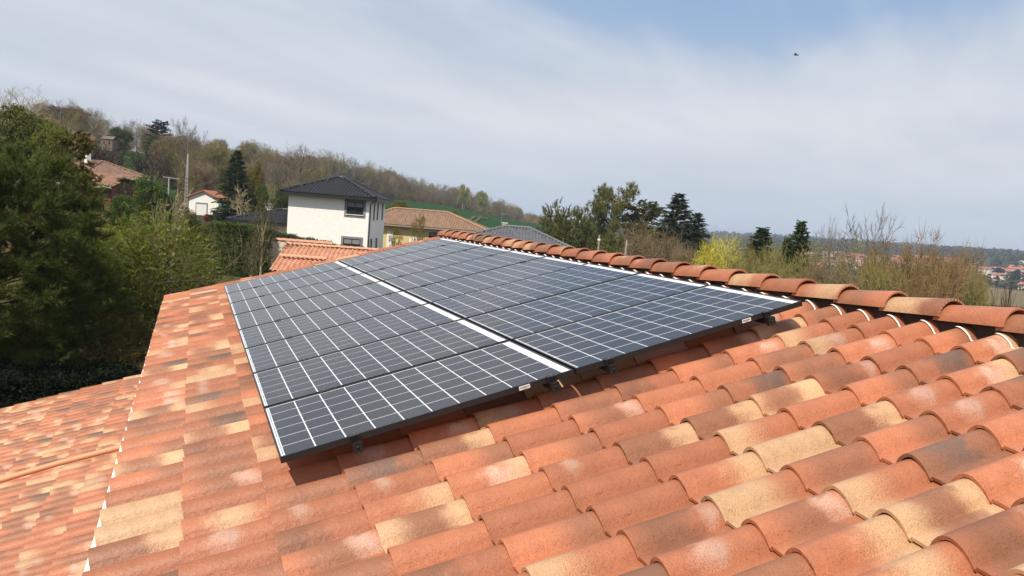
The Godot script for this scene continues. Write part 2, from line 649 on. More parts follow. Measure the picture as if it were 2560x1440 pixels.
func make_lower_wing():
	var wing := thing("lower_tiled_wing", "lower terracotta tiled roof below the eaves, beside the dark hedge", "roof")
	var su := Vector3(cos(SLOPE), sin(SLOPE), 0)
	var n := Vector3(-sin(SLOPE), cos(SLOPE), 0)
	var frame := Transform3D(Basis(su, n, Vector3(0, 0, 1)), -n * (2.1 + TILE_CREST))
	var far := 13.95
	var near := -1.0
	var b := MB.new()
	b.box(Vector3(-6.2, -0.06, -far), Vector3(-0.45, -0.012, -near))
	var slope := part("roof_slope", b.mesh(), mats.dark, wing, frame)
	var eye := frame.affine_inverse() * Vector3(-0.456, 1.298, 3.991)
	# of this slope the photograph shows what lies left of the eaves above it
	lay_tiles(slope, -2.325 - 9 * TILE_COURSE, 13, near, far, eye, func(s, d): return s > -0.62 - d * 0.085 or not in_frame(frame * Vector3(s, 0.05, -d)), 300)
	b = MB.new()
	b.box(Vector3(-5.6, -5.6, -far + 0.2), Vector3(-0.45, -3.95, -near))
	part("wall", b.mesh(), mats.wall_cream, wing)
	b = MB.new()
	b.box(Vector3(-0.75, -5.6, -far + 0.2), Vector3(-0.45, -2.62, -9.5))
	part("end_wall", b.mesh(), mats.wall_cream, wing)

# ------------------------------------------------------------------ solar panels
const PANEL_W := 1.6917     # up the slope
const PANEL_H := 0.992      # along the ridge
const GAP := 0.02
const CELL := 0.1605

func make_solar_array():
	var su := Vector3(cos(SLOPE), sin(SLOPE), 0)
	var n := Vector3(-sin(SLOPE), cos(SLOPE), 0)
	var face := Basis(su, n, Vector3(0, 0, 1))
	# one panel, its top face in the plane y = 0, x up the slope, -z away
	var fr := MB.new()
	var lip := 0.0085
	fr.box(Vector3(0, -0.035, -lip), Vector3(PANEL_W, 0.0, 0))
	fr.box(Vector3(0, -0.035, -PANEL_H), Vector3(PANEL_W, 0.0, -PANEL_H + lip))
	fr.box(Vector3(0, -0.035, -PANEL_H + lip), Vector3(lip, 0.0, -lip))
	fr.box(Vector3(PANEL_W - lip, -0.035, -PANEL_H + lip), Vector3(PANEL_W, 0.0, -lip))
	var frame := fr.mesh()
	var bs := MB.new()
	bs.box(Vector3(lip, -0.012, -PANEL_H + lip), Vector3(PANEL_W - lip, -0.006, -lip))
	var sheet := bs.mesh()
	var ce := MB.new()
	var q := CELL - 0.0075
	var cut := 0.006
	ce.quad(Vector3(0, 0, 0), Vector3(q, 0, 0), Vector3(q, 0, -q), Vector3(0, 0, -q))
	var cell := ce.mesh()
	var gl := MB.new()
	gl.quad(Vector3(lip, 0, -lip), Vector3(PANEL_W - lip, 0, -lip), Vector3(PANEL_W - lip, 0, -PANEL_H + lip), Vector3(lip, 0, -PANEL_H + lip))
	var glass := gl.mesh()
	var rb := MB.new()
	rb.quad(Vector3(0, 0, 0), Vector3(0.006, 0, 0), Vector3(0.006, 0, -0.30), Vector3(0, 0, -0.30))
	var ribbon := rb.mesh()
	var rows := ["nearest the camera", "second from the near edge", "third from the near edge", "fourth from the near edge", "fourth from the far end", "third from the far end", "second from the far end", "last at the far end"]
	for col in 2:
		for row in 8:
			var p := thing("solar_panel", "black framed solar panel in the %s column, %s" % ["lower left" if col == 0 else "ridge side", rows[row]], "solar panel", Vector3.ZERO, 0.0, "solar panels on the tiled roof")
			p.transform = Transform3D(face * Basis(Vector3(1, 0, 0), rng.randf_range(-0.0012, 0.0012)), su * (col * (PANEL_W + GAP)) + Vector3(0, 0, -row * (PANEL_H + GAP)) + n * rng.randf_range(-0.0015, 0.0015))
			part("frame", frame, mats.black_metal, p)
			part("backsheet", sheet, mats.backsheet, p)
			for i in 10:
				for j in 6:
					part("cell", cell, mats.cell, p, Transform3D(Basis(), Vector3(0.029 + i * CELL, -0.0050, -0.0165 - j * CELL)))
			for k in 3:
				part("ribbon", ribbon, mats.ribbon, p, Transform3D(Basis(), Vector3(0.0175, -0.0050, -0.022 - k * 0.322)))
			part("glass", glass, mats.glass, p, Transform3D(Basis(), Vector3(0, -0.0022, 0)))
			if row == 0:
				var st := part("barcode_sticker", sticker_mesh(), mats.white_pvc, p, Transform3D(Basis(), Vector3(1.375 if col == 0 else 1.235, -0.018, 0.001)))
				var bars := MB.new()
				var x := -0.028
				var r2 := RandomNumberGenerator.new()
				r2.seed = 40 + col
				while x < 0.027:
					var wbar := r2.randf_range(0.0008, 0.0024)
					bars.quad(Vector3(x, -0.004, 0), Vector3(x + wbar, -0.004, 0), Vector3(x + wbar, 0.006, 0), Vector3(x, 0.006, 0))
					x += wbar + r2.randf_range(0.0006, 0.0018)
				bars.quad(Vector3(-0.012, -0.0085, 0), Vector3(0.012, -0.0085, 0), Vector3(0.012, -0.0070, 0), Vector3(-0.012, -0.0070, 0))
				part("barcode", bars.mesh(), mats.dark, st, Transform3D(Basis(), Vector3(0, 0, 0.0012)))
	# rails under the panels, with end clamps in front and middle clamps between the rows
	var spots := [0.385, 1.545, 1.930, 3.105]
	var seams := ["nearest", "second", "third", "middle", "fifth", "sixth", "farthest"]
	var words := ["lowest", "second", "third", "topmost"]
	var total := 8.0 * PANEL_H + 7.0 * GAP
	for k in 4:
		var rail := thing("mounting_rail", "black aluminium rail under the panels, %s of four up the roof" % words[k], "rail", Vector3.ZERO, 0.0, "rails under the solar panels")
		rail.transform = Transform3D(face, su * spots[k])
		var b := MB.new()
		var y0 := -0.0755
		var y1 := -0.0360
		# hollow square section: four walls
		b.box(Vector3(-0.02, y0, -total - 0.02), Vector3(0.02, y0 + 0.003, 0.022))
		b.box(Vector3(-0.02, y1 - 0.003, -total - 0.02), Vector3(0.02, y1, 0.022))
		b.box(Vector3(-0.02, y0 + 0.003, -total - 0.02), Vector3(-0.017, y1 - 0.003, 0.022))
		b.box(Vector3(0.017, y0 + 0.003, -total - 0.02), Vector3(0.02, y1 - 0.003, 0.022))
		part("profile", b.mesh(), mats.black_metal, rail)
		b = MB.new()
		b.box(Vector3(-0.0165, y0 + 0.0035, 0.010), Vector3(0.0165, y1 - 0.0035, 0.020))
		part("end_plug", b.mesh(), mats.dark, rail)
		for hk in 7:
			var z := -0.45 - hk * 1.2
			b = MB.new()
			b.box(Vector3(0.0205, y0 - 0.02, z), Vector3(0.0260, y1, z + 0.035))
			b.box(Vector3(-0.06, y0 - 0.030, z), Vector3(0.0260, y0 - 0.0205, z + 0.035))
			b.box(Vector3(-0.066, y0 - 0.075, z), Vector3(-0.0605, y0 - 0.0205, z + 0.035))
			part("roof_hook", b.mesh(), mats.steel, rail)
		var c := thing("end_clamp", "black end clamp on the near panel edge, %s of four up the roof" % words[k], "clamp", Vector3.ZERO, 0.0, "end clamps on the near edge")
		c.transform = Transform3D(face, su * spots[k])
		clamp_parts(c)
		for row in range(1, 8):
			var mc := thing("middle_clamp", "small black clamp over the %s panel seam, %s rail up the roof" % [seams[row - 1], words[k]], "clamp", Vector3.ZERO, 0.0, "middle clamps between the panel rows")
			mc.transform = Transform3D(face, su * spots[k] + Vector3(0, 0, -row * (PANEL_H + GAP) + GAP * 0.5))
			var mb := MB.new()
			mb.box(Vector3(-0.03, 0.0018, -0.019), Vector3(0.03, 0.0048, 0.019))
			mb.box(Vector3(-0.03, -0.034, -0.006), Vector3(0.03, 0.0018, 0.006))
			part("plate", mb.mesh(), mats.black_metal, mc)
			mb = MB.new()
			mb.tube([Vector3(0, 0.0049, 0), Vector3(0, 0.0095, 0)], [0.0065, 0.006], 8, true)
			part("bolt", mb.mesh(), mats.steel, mc)

func sticker_mesh() -> ArrayMesh:
	var b := MB.new()
	b.box(Vector3(-0.034, -0.0115, -0.0008), Vector3(0.034, 0.0115, 0.0006))
	return b.mesh()

func clamp_parts(c: Node3D):
	var b := MB.new()
	b.box(Vector3(-0.030, 0.0015, -0.012), Vector3(0.030, 0.0050, 0.022))      # top plate over the frame lip
	part("top_plate", b.mesh(), mats.black_metal, c)
	b = MB.new()
	b.box(Vector3(-0.027, -0.034, 0.0035), Vector3(0.027, 0.0010, 0.0075))       # upright web
	b.box(Vector3(-0.027, -0.034, 0.0080), Vector3(-0.023, 0.0008, 0.0210))
	part("web", b.mesh(), mats.black_metal, c)
	b = MB.new()
	b.box(Vector3(-0.020, -0.0345, 0.0230), Vector3(0.024, -0.0310, 0.0480))
	b.box(Vector3(-0.0235, -0.0800, 0.0230), Vector3(-0.0205, -0.0310, 0.0480))
	b.box(Vector3(0.0245, -0.0800, 0.0230), Vector3(0.0275, -0.0310, 0.0480))
	b.box(Vector3(-0.0235, -0.0830, 0.0230), Vector3(0.0275, -0.0803, 0.0480))
	b.box(Vector3(-0.020, -0.0795, 0.0400), Vector3(0.024, -0.0350, 0.0450))
	part("foot", b.mesh(), mats.black_metal, c)
	b = MB.new()
	b.tube([Vector3(0, 0.0052, 0.006), Vector3(0, 0.0110, 0.006)], [0.0065, 0.0060], 8, true)
	part("bolt", b.mesh(), mats.steel, c)
	b = MB.new()
	b.tube([Vector3(0.002, -0.057, 0.0452), Vector3(0.002, -0.057, 0.0500)], [0.0085, 0.0080], 8, true)
	part("nut", b.mesh(), mats.black_metal, c)

# ------------------------------------------------------------------ ground
const RK := [0.0, 14.0, 25.0, 40.0, 60.0, 90.0, 130.0, 180.0, 260.0, 350.0, 500.0, 650.0, 900.0, 1300.0, 2200.0, 4500.0]
const AK := [-60.0, -25.0, -11.0, 0.0, 8.0, 11.0, 16.0, 25.0, 35.0, 45.0, 56.0, 90.0, 300.0]
const HT := [
	[-5.2, -5.2, -4.0, -2.5, -0.5, 2.0, 5.0, 9.0, 14.0, 18.0, 22.0, 24.0, 26.0, 28.0, 30.0, 30.0],
	[-5.2, -5.2, -4.0, -2.6, -0.6, 2.0, 5.0, 9.0, 14.0, 18.0, 22.0, 24.0, 26.0, 28.0, 30.0, 30.0],
	[-5.2, -5.2, -4.2, -2.6, -0.4, 3.0, 8.0, 12.5, 14.0, 14.0, 13.0, 12.0, 12.0, 14.0, 16.0, 16.0],
	[-5.2, -5.2, -4.3, -3.1, -2.4, -1.9, -0.3, 6.8, 11.6, 12.5, 11.0, 10.0, 9.0, 9.0, 9.0, 9.0],
	[-5.2, -5.2, -4.4, -3.3, -2.9, -2.0, 0.8, 4.6, 7.0, 8.0, 7.0, 5.0, 4.0, 3.0, 3.0, 3.0],
	[-5.2, -5.2, -4.4, -3.4, -3.0, -1.9, 0.6, 3.4, 5.4, 7.0, 5.5, 3.0, 1.0, 0.0, 0.0, 0.0],
	[-5.2, -5.2, -4.5, -3.6, -3.2, -2.8, -2.0, -0.5, 2.2, 4.9, 4.5, 0.0, -5.0, -8.0, -5.0, -5.0],
	[-5.2, -5.2, -4.8, -4.2, -4.2, -4.6, -5.0, -5.0, -3.6, -1.2, -0.6, -6.0, -12.0, -12.0, -4.0, -4.0],
	[-5.2, -5.3, -5.2, -5.4, -6.4, -8.2, -10.0, -13.0, -16.0, -18.0, -19.0, -20.0, -20.0, -14.0, 0.0, 0.0],
	[-5.2, -5.4, -5.8, -7.0, -9.0, -12.0, -15.0, -17.0, -18.5, -19.0, -18.0, -20.0, -16.0, -5.0, 7.0, 7.0],
	[-5.2, -5.4, -5.9, -7.2, -9.4, -12.0, -14.0, -15.5, -16.5, -16.5, -16.2, -20.0, -12.0, 3.0, 9.0, 9.0],
	[-5.2, -5.4, -5.9, -7.2, -9.4, -12.0, -14.0, -15.5, -16.5, -16.5, -16.2, -20.0, -12.0, 3.0, 9.0, 9.0],
	[-5.2, -5.2, -4.0, -2.5, -0.5, 2.0, 5.0, 9.0, 14.0, 18.0, 22.0, 24.0, 26.0, 28.0, 30.0, 30.0]]

func ground_polar(az: float, r: float) -> float:
	if az < AK[0]:
		az += 360.0
	var a := 0
	while a < AK.size() - 2 and az >= AK[a + 1]:
		a += 1
	var k := 0
	while k < RK.size() - 2 and r >= RK[k + 1]:
		k += 1
	var ta := smoothstep(0.0, 1.0, clampf((az - AK[a]) / (AK[a + 1] - AK[a]), 0.0, 1.0))
	var tr := clampf((r - RK[k]) / (RK[k + 1] - RK[k]), 0.0, 1.0)
	var h0: float = lerpf(HT[a][k], HT[a][k + 1], tr)
	var h1: float = lerpf(HT[a + 1][k], HT[a + 1][k + 1], tr)
	var h := lerpf(h0, h1, ta)
	return h + ground_noise.get_noise_2d(az * r * 0.0175, r) * minf(r * 0.004, 1.2)

func ground_y(x: float, z: float) -> float:
	return ground_polar(rad_to_deg(atan2(x, -z)), Vector2(x, z).length())

func polar(az: float, r: float, up := 0.0) -> Vector3:
	return Vector3(sin(deg_to_rad(az)) * r, ground_polar(az, r) + up, -cos(deg_to_rad(az)) * r)

func structure(called: String, b: MB, mat: Material) -> MeshInstance3D:
	var o := part(called, b.mesh(), mat, self)
	o.set_meta("kind", "structure")
	return o

func grass_material(scale: float, sd: int) -> StandardMaterial3D:
	var m := plain(1, 1, 1, 0.95, 0.0, 0.2)
	m.vertex_color_use_as_albedo = true
	m.albedo_texture = noise_tex(0.05, 5, sd, Color(0.55, 0.55, 0.55), Color(1, 1, 1))
	m.uv1_triplanar = true
	m.uv1_world_triplanar = true
	m.uv1_scale = Vector3.ONE * scale
	m.normal_enabled = true
	m.normal_texture = mats.grain
	m.normal_scale = 0.7
	return m

func make_terrain():
	ground_noise.seed = 3
	ground_noise.frequency = 0.03
	ground_noise.fractal_octaves = 3
	var azs := []
	var a := -180.0
	while a < 180.1:
		azs.append(a)
		a += 0.8 if a >= -26.0 and a < 76.0 else 6.0
	var rs := [0.5]
	while rs[rs.size() - 1] < 4500.0:
		rs.append(rs[rs.size() - 1] * 1.07 + 0.6)
	var b := MB.new()
	var grid := []
	var tones := []
	var tone := FastNoiseLite.new()
	tone.seed = 8
	tone.frequency = 0.02
	tone.fractal_octaves = 4
	for r in rs:
		var row := []
		for az in azs:
			row.append(polar(az, r))
			# meadow, dry grass and wood floor in drifting patches
			var t := tone.get_noise_2d(az * r * 0.0175, r) * 0.5 + 0.5
			var c := Color(0.085, 0.085, 0.035).lerp(Color(0.055, 0.085, 0.022), smoothstep(0.35, 0.65, t))
			if r < 75.0:
				c = Color(0.17, 0.135, 0.05).lerp(Color(0.08, 0.10, 0.03), smoothstep(0.4, 0.7, t))
			if az > -6.5 and az < -1.5 and r > 120.0 and r < 230.0:
				c = Color(0.05, 0.12, 0.022).lerp(Color(0.07, 0.10, 0.03), smoothstep(0.55, 0.75, t))
			elif az < 9.0 and r > 75.0:
				c = Color(0.10, 0.085, 0.045).lerp(Color(0.075, 0.095, 0.03), smoothstep(0.4, 0.7, t))
			if az > 28.0 and r > 110.0:
				c = Color(0.09, 0.10, 0.05).lerp(Color(0.13, 0.12, 0.06), t)
			tones.append(c)
		grid.append(row)
	b.sheet(grid)
	for i in tones.size():
		b.c[i] = tones[i]
	structure("ground", b, grass_material(0.11, 31))
	# the green field below the wooded ridge
	b = MB.new()
	grid = []
	tones = []
	for i in 60:
		var t := i / 59.0
		var row := []
		for j in 70:
			var az := 6.0 + j * 0.37
			var top: float = lerpf(318.0, 440.0, smoothstep(8.0, 26.0, az))
			var r := lerpf(95.0, top, t)
			row.append(polar(az, r, 0.35))
			var k := tone.get_noise_2d(az * 12.0, r * 0.4) * 0.5 + 0.5
			tones.append(Color(0.026, 0.088, 0.016).lerp(Color(0.036, 0.11, 0.022), k))
		grid.append(row)
	b.sheet(grid)
	for i in tones.size():
		b.c[i] = tones[i]
	structure("crop_field", b, grass_material(0.25, 32))
	# two pale wheel tracks that curve across the field
	for k in 2:
		b = MB.new()
		b.col = Color(0.17, 0.17, 0.075)
		grid = []
		for i in 16:
			var t := i / 15.0
			var r := lerpf(175.0, 300.0, t) + k * 3.0
			var az := 19.2 + k * 0.42 + 1.3 * t * t - 0.2 * t
			grid.append([polar(az - 40.0 / r, r, 0.75), polar(az + 22.0 / r, r, 0.75)])
		b.sheet(grid)
		structure("wheel_track", b, grass_material(0.6, 33))
	# the dry field in the valley
	b = MB.new()
	grid = []
	for i in 14:
		var row := []
		for j in 30:
			row.append(polar(50.0 + j * 0.8, lerpf(330.0, 520.0, i / 13.0), 0.6))
		grid.append(row)
	b.col = Color(0.30, 0.235, 0.11)
	b.sheet(grid)
	structure("dry_field", b, grass_material(0.05, 34))

# ------------------------------------------------------------------ neighbouring houses
func face_places(A: Vector3, B: Vector3, up: Array, lift := 0.0) -> Array:
	# tiles on a roof face: A, B = its eave seen from outside left to right, up = its upper corners from right to left
	var zx := (B - A).normalized()
	var nrm := (B - A).cross(up[0] - A).normalized()
	var xx := nrm.cross(zx)
	if xx.y < 0.0:
		xx = -xx
	nrm = zx.cross(xx)
	var poly := PackedVector2Array([Vector2(0, 0), Vector2((B - A).length(), 0)])
	for q in up:
		poly.append(Vector2((q - A).dot(zx), (q - A).dot(xx)))
	var top := 0.0
	for q in poly:
		top = maxf(top, q.y)
	var out := []
	for k in int(top / TILE_COURSE) + 1:
		for i in int((B - A).length() / TILE_PITCH) + 1:
			var s := k * TILE_COURSE - 0.05
			var d := i * TILE_PITCH
			if Geometry2D.is_point_in_polygon(Vector2(d + 0.12, s + 0.25), poly) or (k == 0 and Geometry2D.is_point_in_polygon(Vector2(d + 0.12, 0.02), poly)):
				out.append(Transform3D(Basis(xx, nrm, zx), A + zx * d + xx * s + nrm * lift))
	return out

func cap_row(b: MB, p: Vector3, q: Vector3, r := 0.12):   # half-round caps along a hip or ridge, each a little over the next
	var n := maxi(1, int(p.distance_to(q) / 0.40))
	var f := (q - p).normalized()
	var side := f.cross(Vector3.UP).normalized()
	var up := side.cross(f)
	for k in n:
		var g := []
		for e in 2:
			var c := p.lerp(q, (k + e * 1.08) / n) + up * (0.055 - e * 0.02)
			var row := []
			for i in 7:
				var a := PI * i / 6.0
				row.append(c + side * cos(a) * r * (1.0 - e * 0.12) + up * sin(a) * r * 0.75)
			g.append(row)
		b.sheet(g)

func hip_roof(parent: Node3D, w: float, d: float, ridge: float, eave: float, rise: float, tile_mat: Material, cap_mat: Material, tints: Callable, shift := 0.0):
	# four tiled faces over a rectangle w by d centred on the parent, ridge along x
	var A := Vector3(-w / 2, eave, d / 2)
	var B := Vector3(w / 2, eave, d / 2)
	var C := Vector3(w / 2, eave, -d / 2)
	var D := Vector3(-w / 2, eave, -d / 2)
	var R := Vector3(shift + ridge / 2, eave + rise, 0)
	var L := Vector3(shift - ridge / 2, eave + rise, 0)
	var b := MB.new()
	b.quad(A, B, R, L)
	b.tri(B, C, R)
	b.quad(C, D, L, R)
	b.tri(D, A, L)
	b.quad(A, D, C, B)
	part("roof_deck", b.mesh(), mats.dark, parent)
	var places := face_places(A, B, [R, L], 0.015) + face_places(B, C, [R], 0.015) + face_places(C, D, [L, R], 0.015) + face_places(D, A, [L], 0.015)
	var colors := []
	for p in places:
		colors.append(tints.call())
	many("roof_tiles", the_tile, tile_mat, parent, places, colors).set_meta("kind", "stuff")
	b = MB.new()
	var h := Vector3(0, 0.06, 0)
	if ridge > 0.05:
		cap_row(b, R + h, L + h)
	for q in [[A, L], [B, R], [C, R], [D, L]]:
		cap_row(b, q[0] + h, q[1] + h)
	part("hip_caps", b.mesh(), cap_mat, parent)

func box_part(called: String, lo: Vector3, hi: Vector3, mat: Material, parent: Node) -> MeshInstance3D:
	var b := MB.new()
	b.box(Vector3.ZERO - (hi - lo) / 2, (hi - lo) / 2)
	return part(called, b.mesh(), mat, parent, Transform3D(Basis(), (lo + hi) / 2))

func framed_window(parent: Node3D, at: Vector3, w: float, h: float, turn: float, trim := 0.16, sill := true):
	# trim stands proud of the wall, the pane lies back in it; two lights with a mullion
	var win := MeshInstance3D.new()
	var b := MB.new()
	b.box(Vector3(-w / 2 - trim, -h / 2 - trim, -0.01), Vector3(-w / 2, h / 2 + trim, 0.045))
	b.box(Vector3(w / 2, -h / 2 - trim, -0.01), Vector3(w / 2 + trim, h / 2 + trim, 0.045))
	b.box(Vector3(-w / 2, h / 2, -0.01), Vector3(w / 2, h / 2 + trim, 0.045))
	b.box(Vector3(-w / 2, -h / 2 - trim, -0.01), Vector3(w / 2, -h / 2, 0.045))
	win.name = "window"
	win.mesh = b.mesh()
	win.material_override = mats.grey_trim
	win.transform = Transform3D(Basis(Vector3.UP, turn), at)
	parent.add_child(win, true)
	b = MB.new()
	b.box(Vector3(-w / 2, -h / 2, 0.004), Vector3(w / 2, h / 2, 0.012))
	part("pane", b.mesh(), mats.pane, win)
	b = MB.new()
	for s in [-w / 2, -0.03, w / 2 - 0.06]:
		if w > 0.9 or s != -0.03:
			b.box(Vector3(s, -h / 2, 0.014), Vector3(s + 0.06, h / 2, 0.035))
	b.box(Vector3(-w / 2 + 0.06, h / 2 - 0.06, 0.0145), Vector3(w / 2 - 0.06, h / 2, 0.034))
	b.box(Vector3(-w / 2 + 0.06, -h / 2, 0.0145), Vector3(w / 2 - 0.06, -h / 2 + 0.06, 0.034))
	part("sash", b.mesh(), mats.black_metal, win)
	if w > 0.9:
		b = MB.new()
		b.box(Vector3(-w / 2 + 0.05, h * 0.12, 0.016), Vector3(w / 2 - 0.05, h / 2 - 0.05, 0.026))
		part("blind", b.mesh(), mats.grey_trim, win)
	if sill:
		b = MB.new()
		b.box(Vector3(-w / 2 - 0.04, -h / 2 - 0.02, 0.046), Vector3(w / 2 + 0.04, -h / 2 + 0.03, 0.11))
		part("sill", b.mesh(), mats.white_pvc, win)

const VIEW_TURN := -0.3942     # the houses opposite stand square to the view

func make_neighbours():
	var dark_tint := func(): return Color(1, 1, 1) * rng.randf_range(0.8, 1.25)
	mats.roof_black.vertex_color_use_as_albedo = true
	mats.roof_grey.vertex_color_use_as_albedo = true
	var caps_black := plain(0.03, 0.031, 0.034, 0.5)
	var old_tint := func():
		return Color(0.25, 0.15, 0.095).lerp(Color(0.30, 0.19, 0.12), rng.randf()) * rng.randf_range(0.85, 1.1)
	# --- white two-storey house
	var o := thing("white_house", "white two storey house with black tiled hip roof and grey window surrounds", "house", Vector3(10.03, -3.6, -57.37), VIEW_TURN)
	box_part("wall", Vector3(-2.98, 0.0, -3.4), Vector3(2.98, 5.66, 3.4), mats.wall_white, o)
	hip_roof(o, 7.05, 7.9, 0.4, 5.60, 1.42, mats.roof_black, caps_black, dark_tint)
	var b := MB.new()
	b.box(Vector3(-3.54, 5.42, 3.95), Vector3(3.54, 5.60, 4.04))
	b.box(Vector3(3.52, 5.42, -3.95), Vector3(3.61, 5.60, 3.945))
	b.box(Vector3(-3.61, 5.42, -3.95), Vector3(-3.545, 5.60, 3.945))
	part("gutter", b.mesh(), mats.black_metal, o)
	b = MB.new()
	b.tube([Vector3(3.53, 5.42, 3.9), Vector3(3.2, 5.30, 3.6), Vector3(3.06, 5.18, 3.34), Vector3(3.06, 0.1, 3.34)], [0.045, 0.045, 0.045, 0.045], 6)
	part("downpipe", b.mesh(), mats.black_metal, o)
	framed_window(o, Vector3(1.94, 4.78, 3.402), 1.23, 0.96, 0.0)
	framed_window(o, Vector3(1.85, 2.05, 3.402), 1.28, 0.98, 0.0)
	for q in [[1.5, 4.65, 0.26, 1.2], [0.0, 4.65, 0.26, 1.2], [-2.1, 4.65, 0.26, 1.2], [2.0, 1.95, 0.5, 1.2], [-0.2, 1.95, 0.5, 1.2]]:
		framed_window(o, Vector3(2.982, q[1], q[0]), q[2], q[3], PI / 2, 0.06, false)
	# its low wing
	o = thing("low_white_wing", "low white wing with black tiled roof and chimney beside the tall white house", "house", Vector3(6.74, -3.4, -61.25), VIEW_TURN)
	box_part("wall", Vector3(-3.0, 0.0, -3.0), Vector3(3.2, 2.9, 3.0), mats.wall_cream, o)
	hip_roof(o, 7.4, 7.6, 3.4, 2.95, 1.0, mats.roof_black, caps_black, dark_tint, 1.1)
	b = MB.new()
	b.box(Vector3(-3.7, 2.80, 3.8), Vector3(2.0, 2.96, 3.88))
	part("gutter", b.mesh(), mats.black_metal, o)
	box_part("chimney", Vector3(-3.0, 2.4, -3.6), Vector3(-2.5, 4.30, -3.1), mats.wall_white, o)
	box_part("chimney_cap", Vector3(-3.12, 4.31, -3.72), Vector3(-2.38, 4.41, -2.98), mats.grey_trim, o)
	framed_window(o, Vector3(-1.9, 1.75, 3.002), 1.0, 0.9, 0.0)
	framed_window(o, Vector3(2.4, 1.60, 3.002), 1.2, 1.0, 0.0)
	# --- yellow house
	o = thing("yellow_house", "yellow rendered house with weathered brown pantile roof behind the white house", "house", Vector3(21.22, -3.7, -71.04), VIEW_TURN)
	box_part("wall", Vector3(-5.7, 0.0, -3.6), Vector3(5.7, 3.55, 3.6), mats.wall_yellow, o)
	hip_roof(o, 12.4, 8.3, 5.3, 3.60, 1.5, mats.clay_far, plain(0.36, 0.22, 0.13, 0.8), old_tint, -0.85)
	framed_window(o, Vector3(1.07, 2.75, 3.602), 1.0, 0.75, 0.0, 0.05)
	box_part("white_shutter", Vector3(-3.45, 0.1, 3.601), Vector3(-2.9, 2.95, 3.65), mats.white_pvc, o)
	box_part("white_door", Vector3(-1.3, 0.1, 3.601), Vector3(-0.35, 2.5, 3.65), mats.white_pvc, o)
	b = MB.new()
	b.box(Vector3(-6.2, 3.48, 4.14), Vector3(6.2, 3.60, 4.22))
	part("gutter", b.mesh(), plain(0.28, 0.25, 0.2, 0.6), o)
	# --- grey roofed house just past the ridge
	o = thing("grey_roof_house", "house with grey tiled hip roof showing just past the ridge tiles", "house", Vector3(22.52, -4.4, -52.3), VIEW_TURN)
	box_part("wall", Vector3(-4.7, 0.0, -4.8), Vector3(4.7, 3.5, 4.8), mats.wall_cream, o)
	hip_roof(o, 10.8, 11.0, 1.85, 3.55, 1.5, mats.roof_grey, plain(0.15, 0.155, 0.165, 0.6), dark_tint, 0.5)
	box_part("chimney", Vector3(-0.75, 4.4, -1.2), Vector3(-0.40, 5.32, -0.8), mats.wall_cream, o)
	box_part("chimney_cap", Vector3(-0.82, 5.33, -1.27), Vector3(-0.33, 5.39, -0.73), mats.white_pvc, o)
	b = MB.new()
	b.tube([Vector3(-0.85, 4.4, -1.0), Vector3(-0.85, 6.2, -1.0)], [0.015, 0.012], 5)
	b.tube([Vector3(-1.05, 6.05, -1.0), Vector3(-0.65, 6.05, -1.0)], [0.01, 0.01], 4)
	part("antenna", b.mesh(), mats.steel, o)
	# --- brown house up the slope on the left
	o = thing("brown_house", "brown tiled house with cream fascia and chimney behind the pine", "house", Vector3(-9.9, -0.4, -88.6), VIEW_TURN - 0.6)
	box_part("wall", Vector3(-3.6, -1.5, -2.8), Vector3(3.6, 2.9, 2.8), plain(0.16, 0.06, 0.04, 0.9), o)
	var brown_tint := func(): return Color(0.17, 0.10, 0.07).lerp(Color(0.24, 0.14, 0.095), rng.randf()) * rng.randf_range(0.85, 1.1)
	hip_roof(o, 8.4, 6.8, 2.0, 2.95, 1.30, mats.clay_far, plain(0.26, 0.13, 0.09, 0.8), brown_tint)
	b = MB.new()
	b.box(Vector3(-4.2, 2.66, 3.40), Vector3(4.2, 2.92, 3.46))
	b.box(Vector3(4.20, 2.66, -3.4), Vector3(4.26, 2.92, 3.395))
	part("fascia", b.mesh(), plain(0.72, 0.62, 0.44, 0.8), o)
	box_part("chimney", Vector3(-0.2, 3.6, 0.8), Vector3(0.25, 5.15, 1.25), mats.wall_white, o)
	b = MB.new()
	o = thing("brown_porch_roof", "low brown pantile roof in front of the brown house, beside the palm", "house", Vector3(-9.3, -1.15, -76.3), VIEW_TURN)
	box_part("wall", Vector3(-3.2, -1.5, -3.4), Vector3(2.1, 2.35, 0.0), plain(0.15, 0.045, 0.03, 0.9), o)
	var A := Vector3(-3.6, 2.55, 0.6)
	var B := Vector3(2.4, 2.55, 0.6)
	var R := Vector3(2.4, 3.65, -3.2)
	var L := Vector3(-3.6, 3.65, -3.2)
	b.quad(A, B, R, L)
	b.quad(A, Vector3(-3.6, 2.45, 0.6), Vector3(2.4, 2.45, 0.6), B)
	part("roof_deck", b.mesh(), mats.dark, o)
	var pl := face_places(A, B, [R, L], 0.01)
	var cl := []
	for p in pl:
		cl.append(Color(0.36, 0.20, 0.13) * rng.randf_range(0.8, 1.15))
	many("roof_tiles", the_tile, mats.clay_far, o, pl, cl).set_meta("kind", "stuff")
	box_part("fascia", Vector3(-3.6, 2.36, 0.62), Vector3(2.4, 2.54, 0.67), plain(0.5, 0.46, 0.38, 0.8), o)
	# --- small white garage
	o = thing("white_garage", "small white gabled garage with red tiled roof edge near the tall pole", "garage", Vector3(1.9, -1.35, -107.2), VIEW_TURN)
	box_part("wall", Vector3(-1.9, 0.0, -3.0), Vector3(1.9, 2.25, 3.0), mats.wall_white, o)
	b = MB.new()
	b.tri(Vector3(-1.9, 2.25, 3.0), Vector3(1.9, 2.25, 3.0), Vector3(0, 3.1, 3.0))
	b.tri(Vector3(1.9, 2.25, -3.0), Vector3(-1.9, 2.25, -3.0), Vector3(0, 3.1, -3.0))
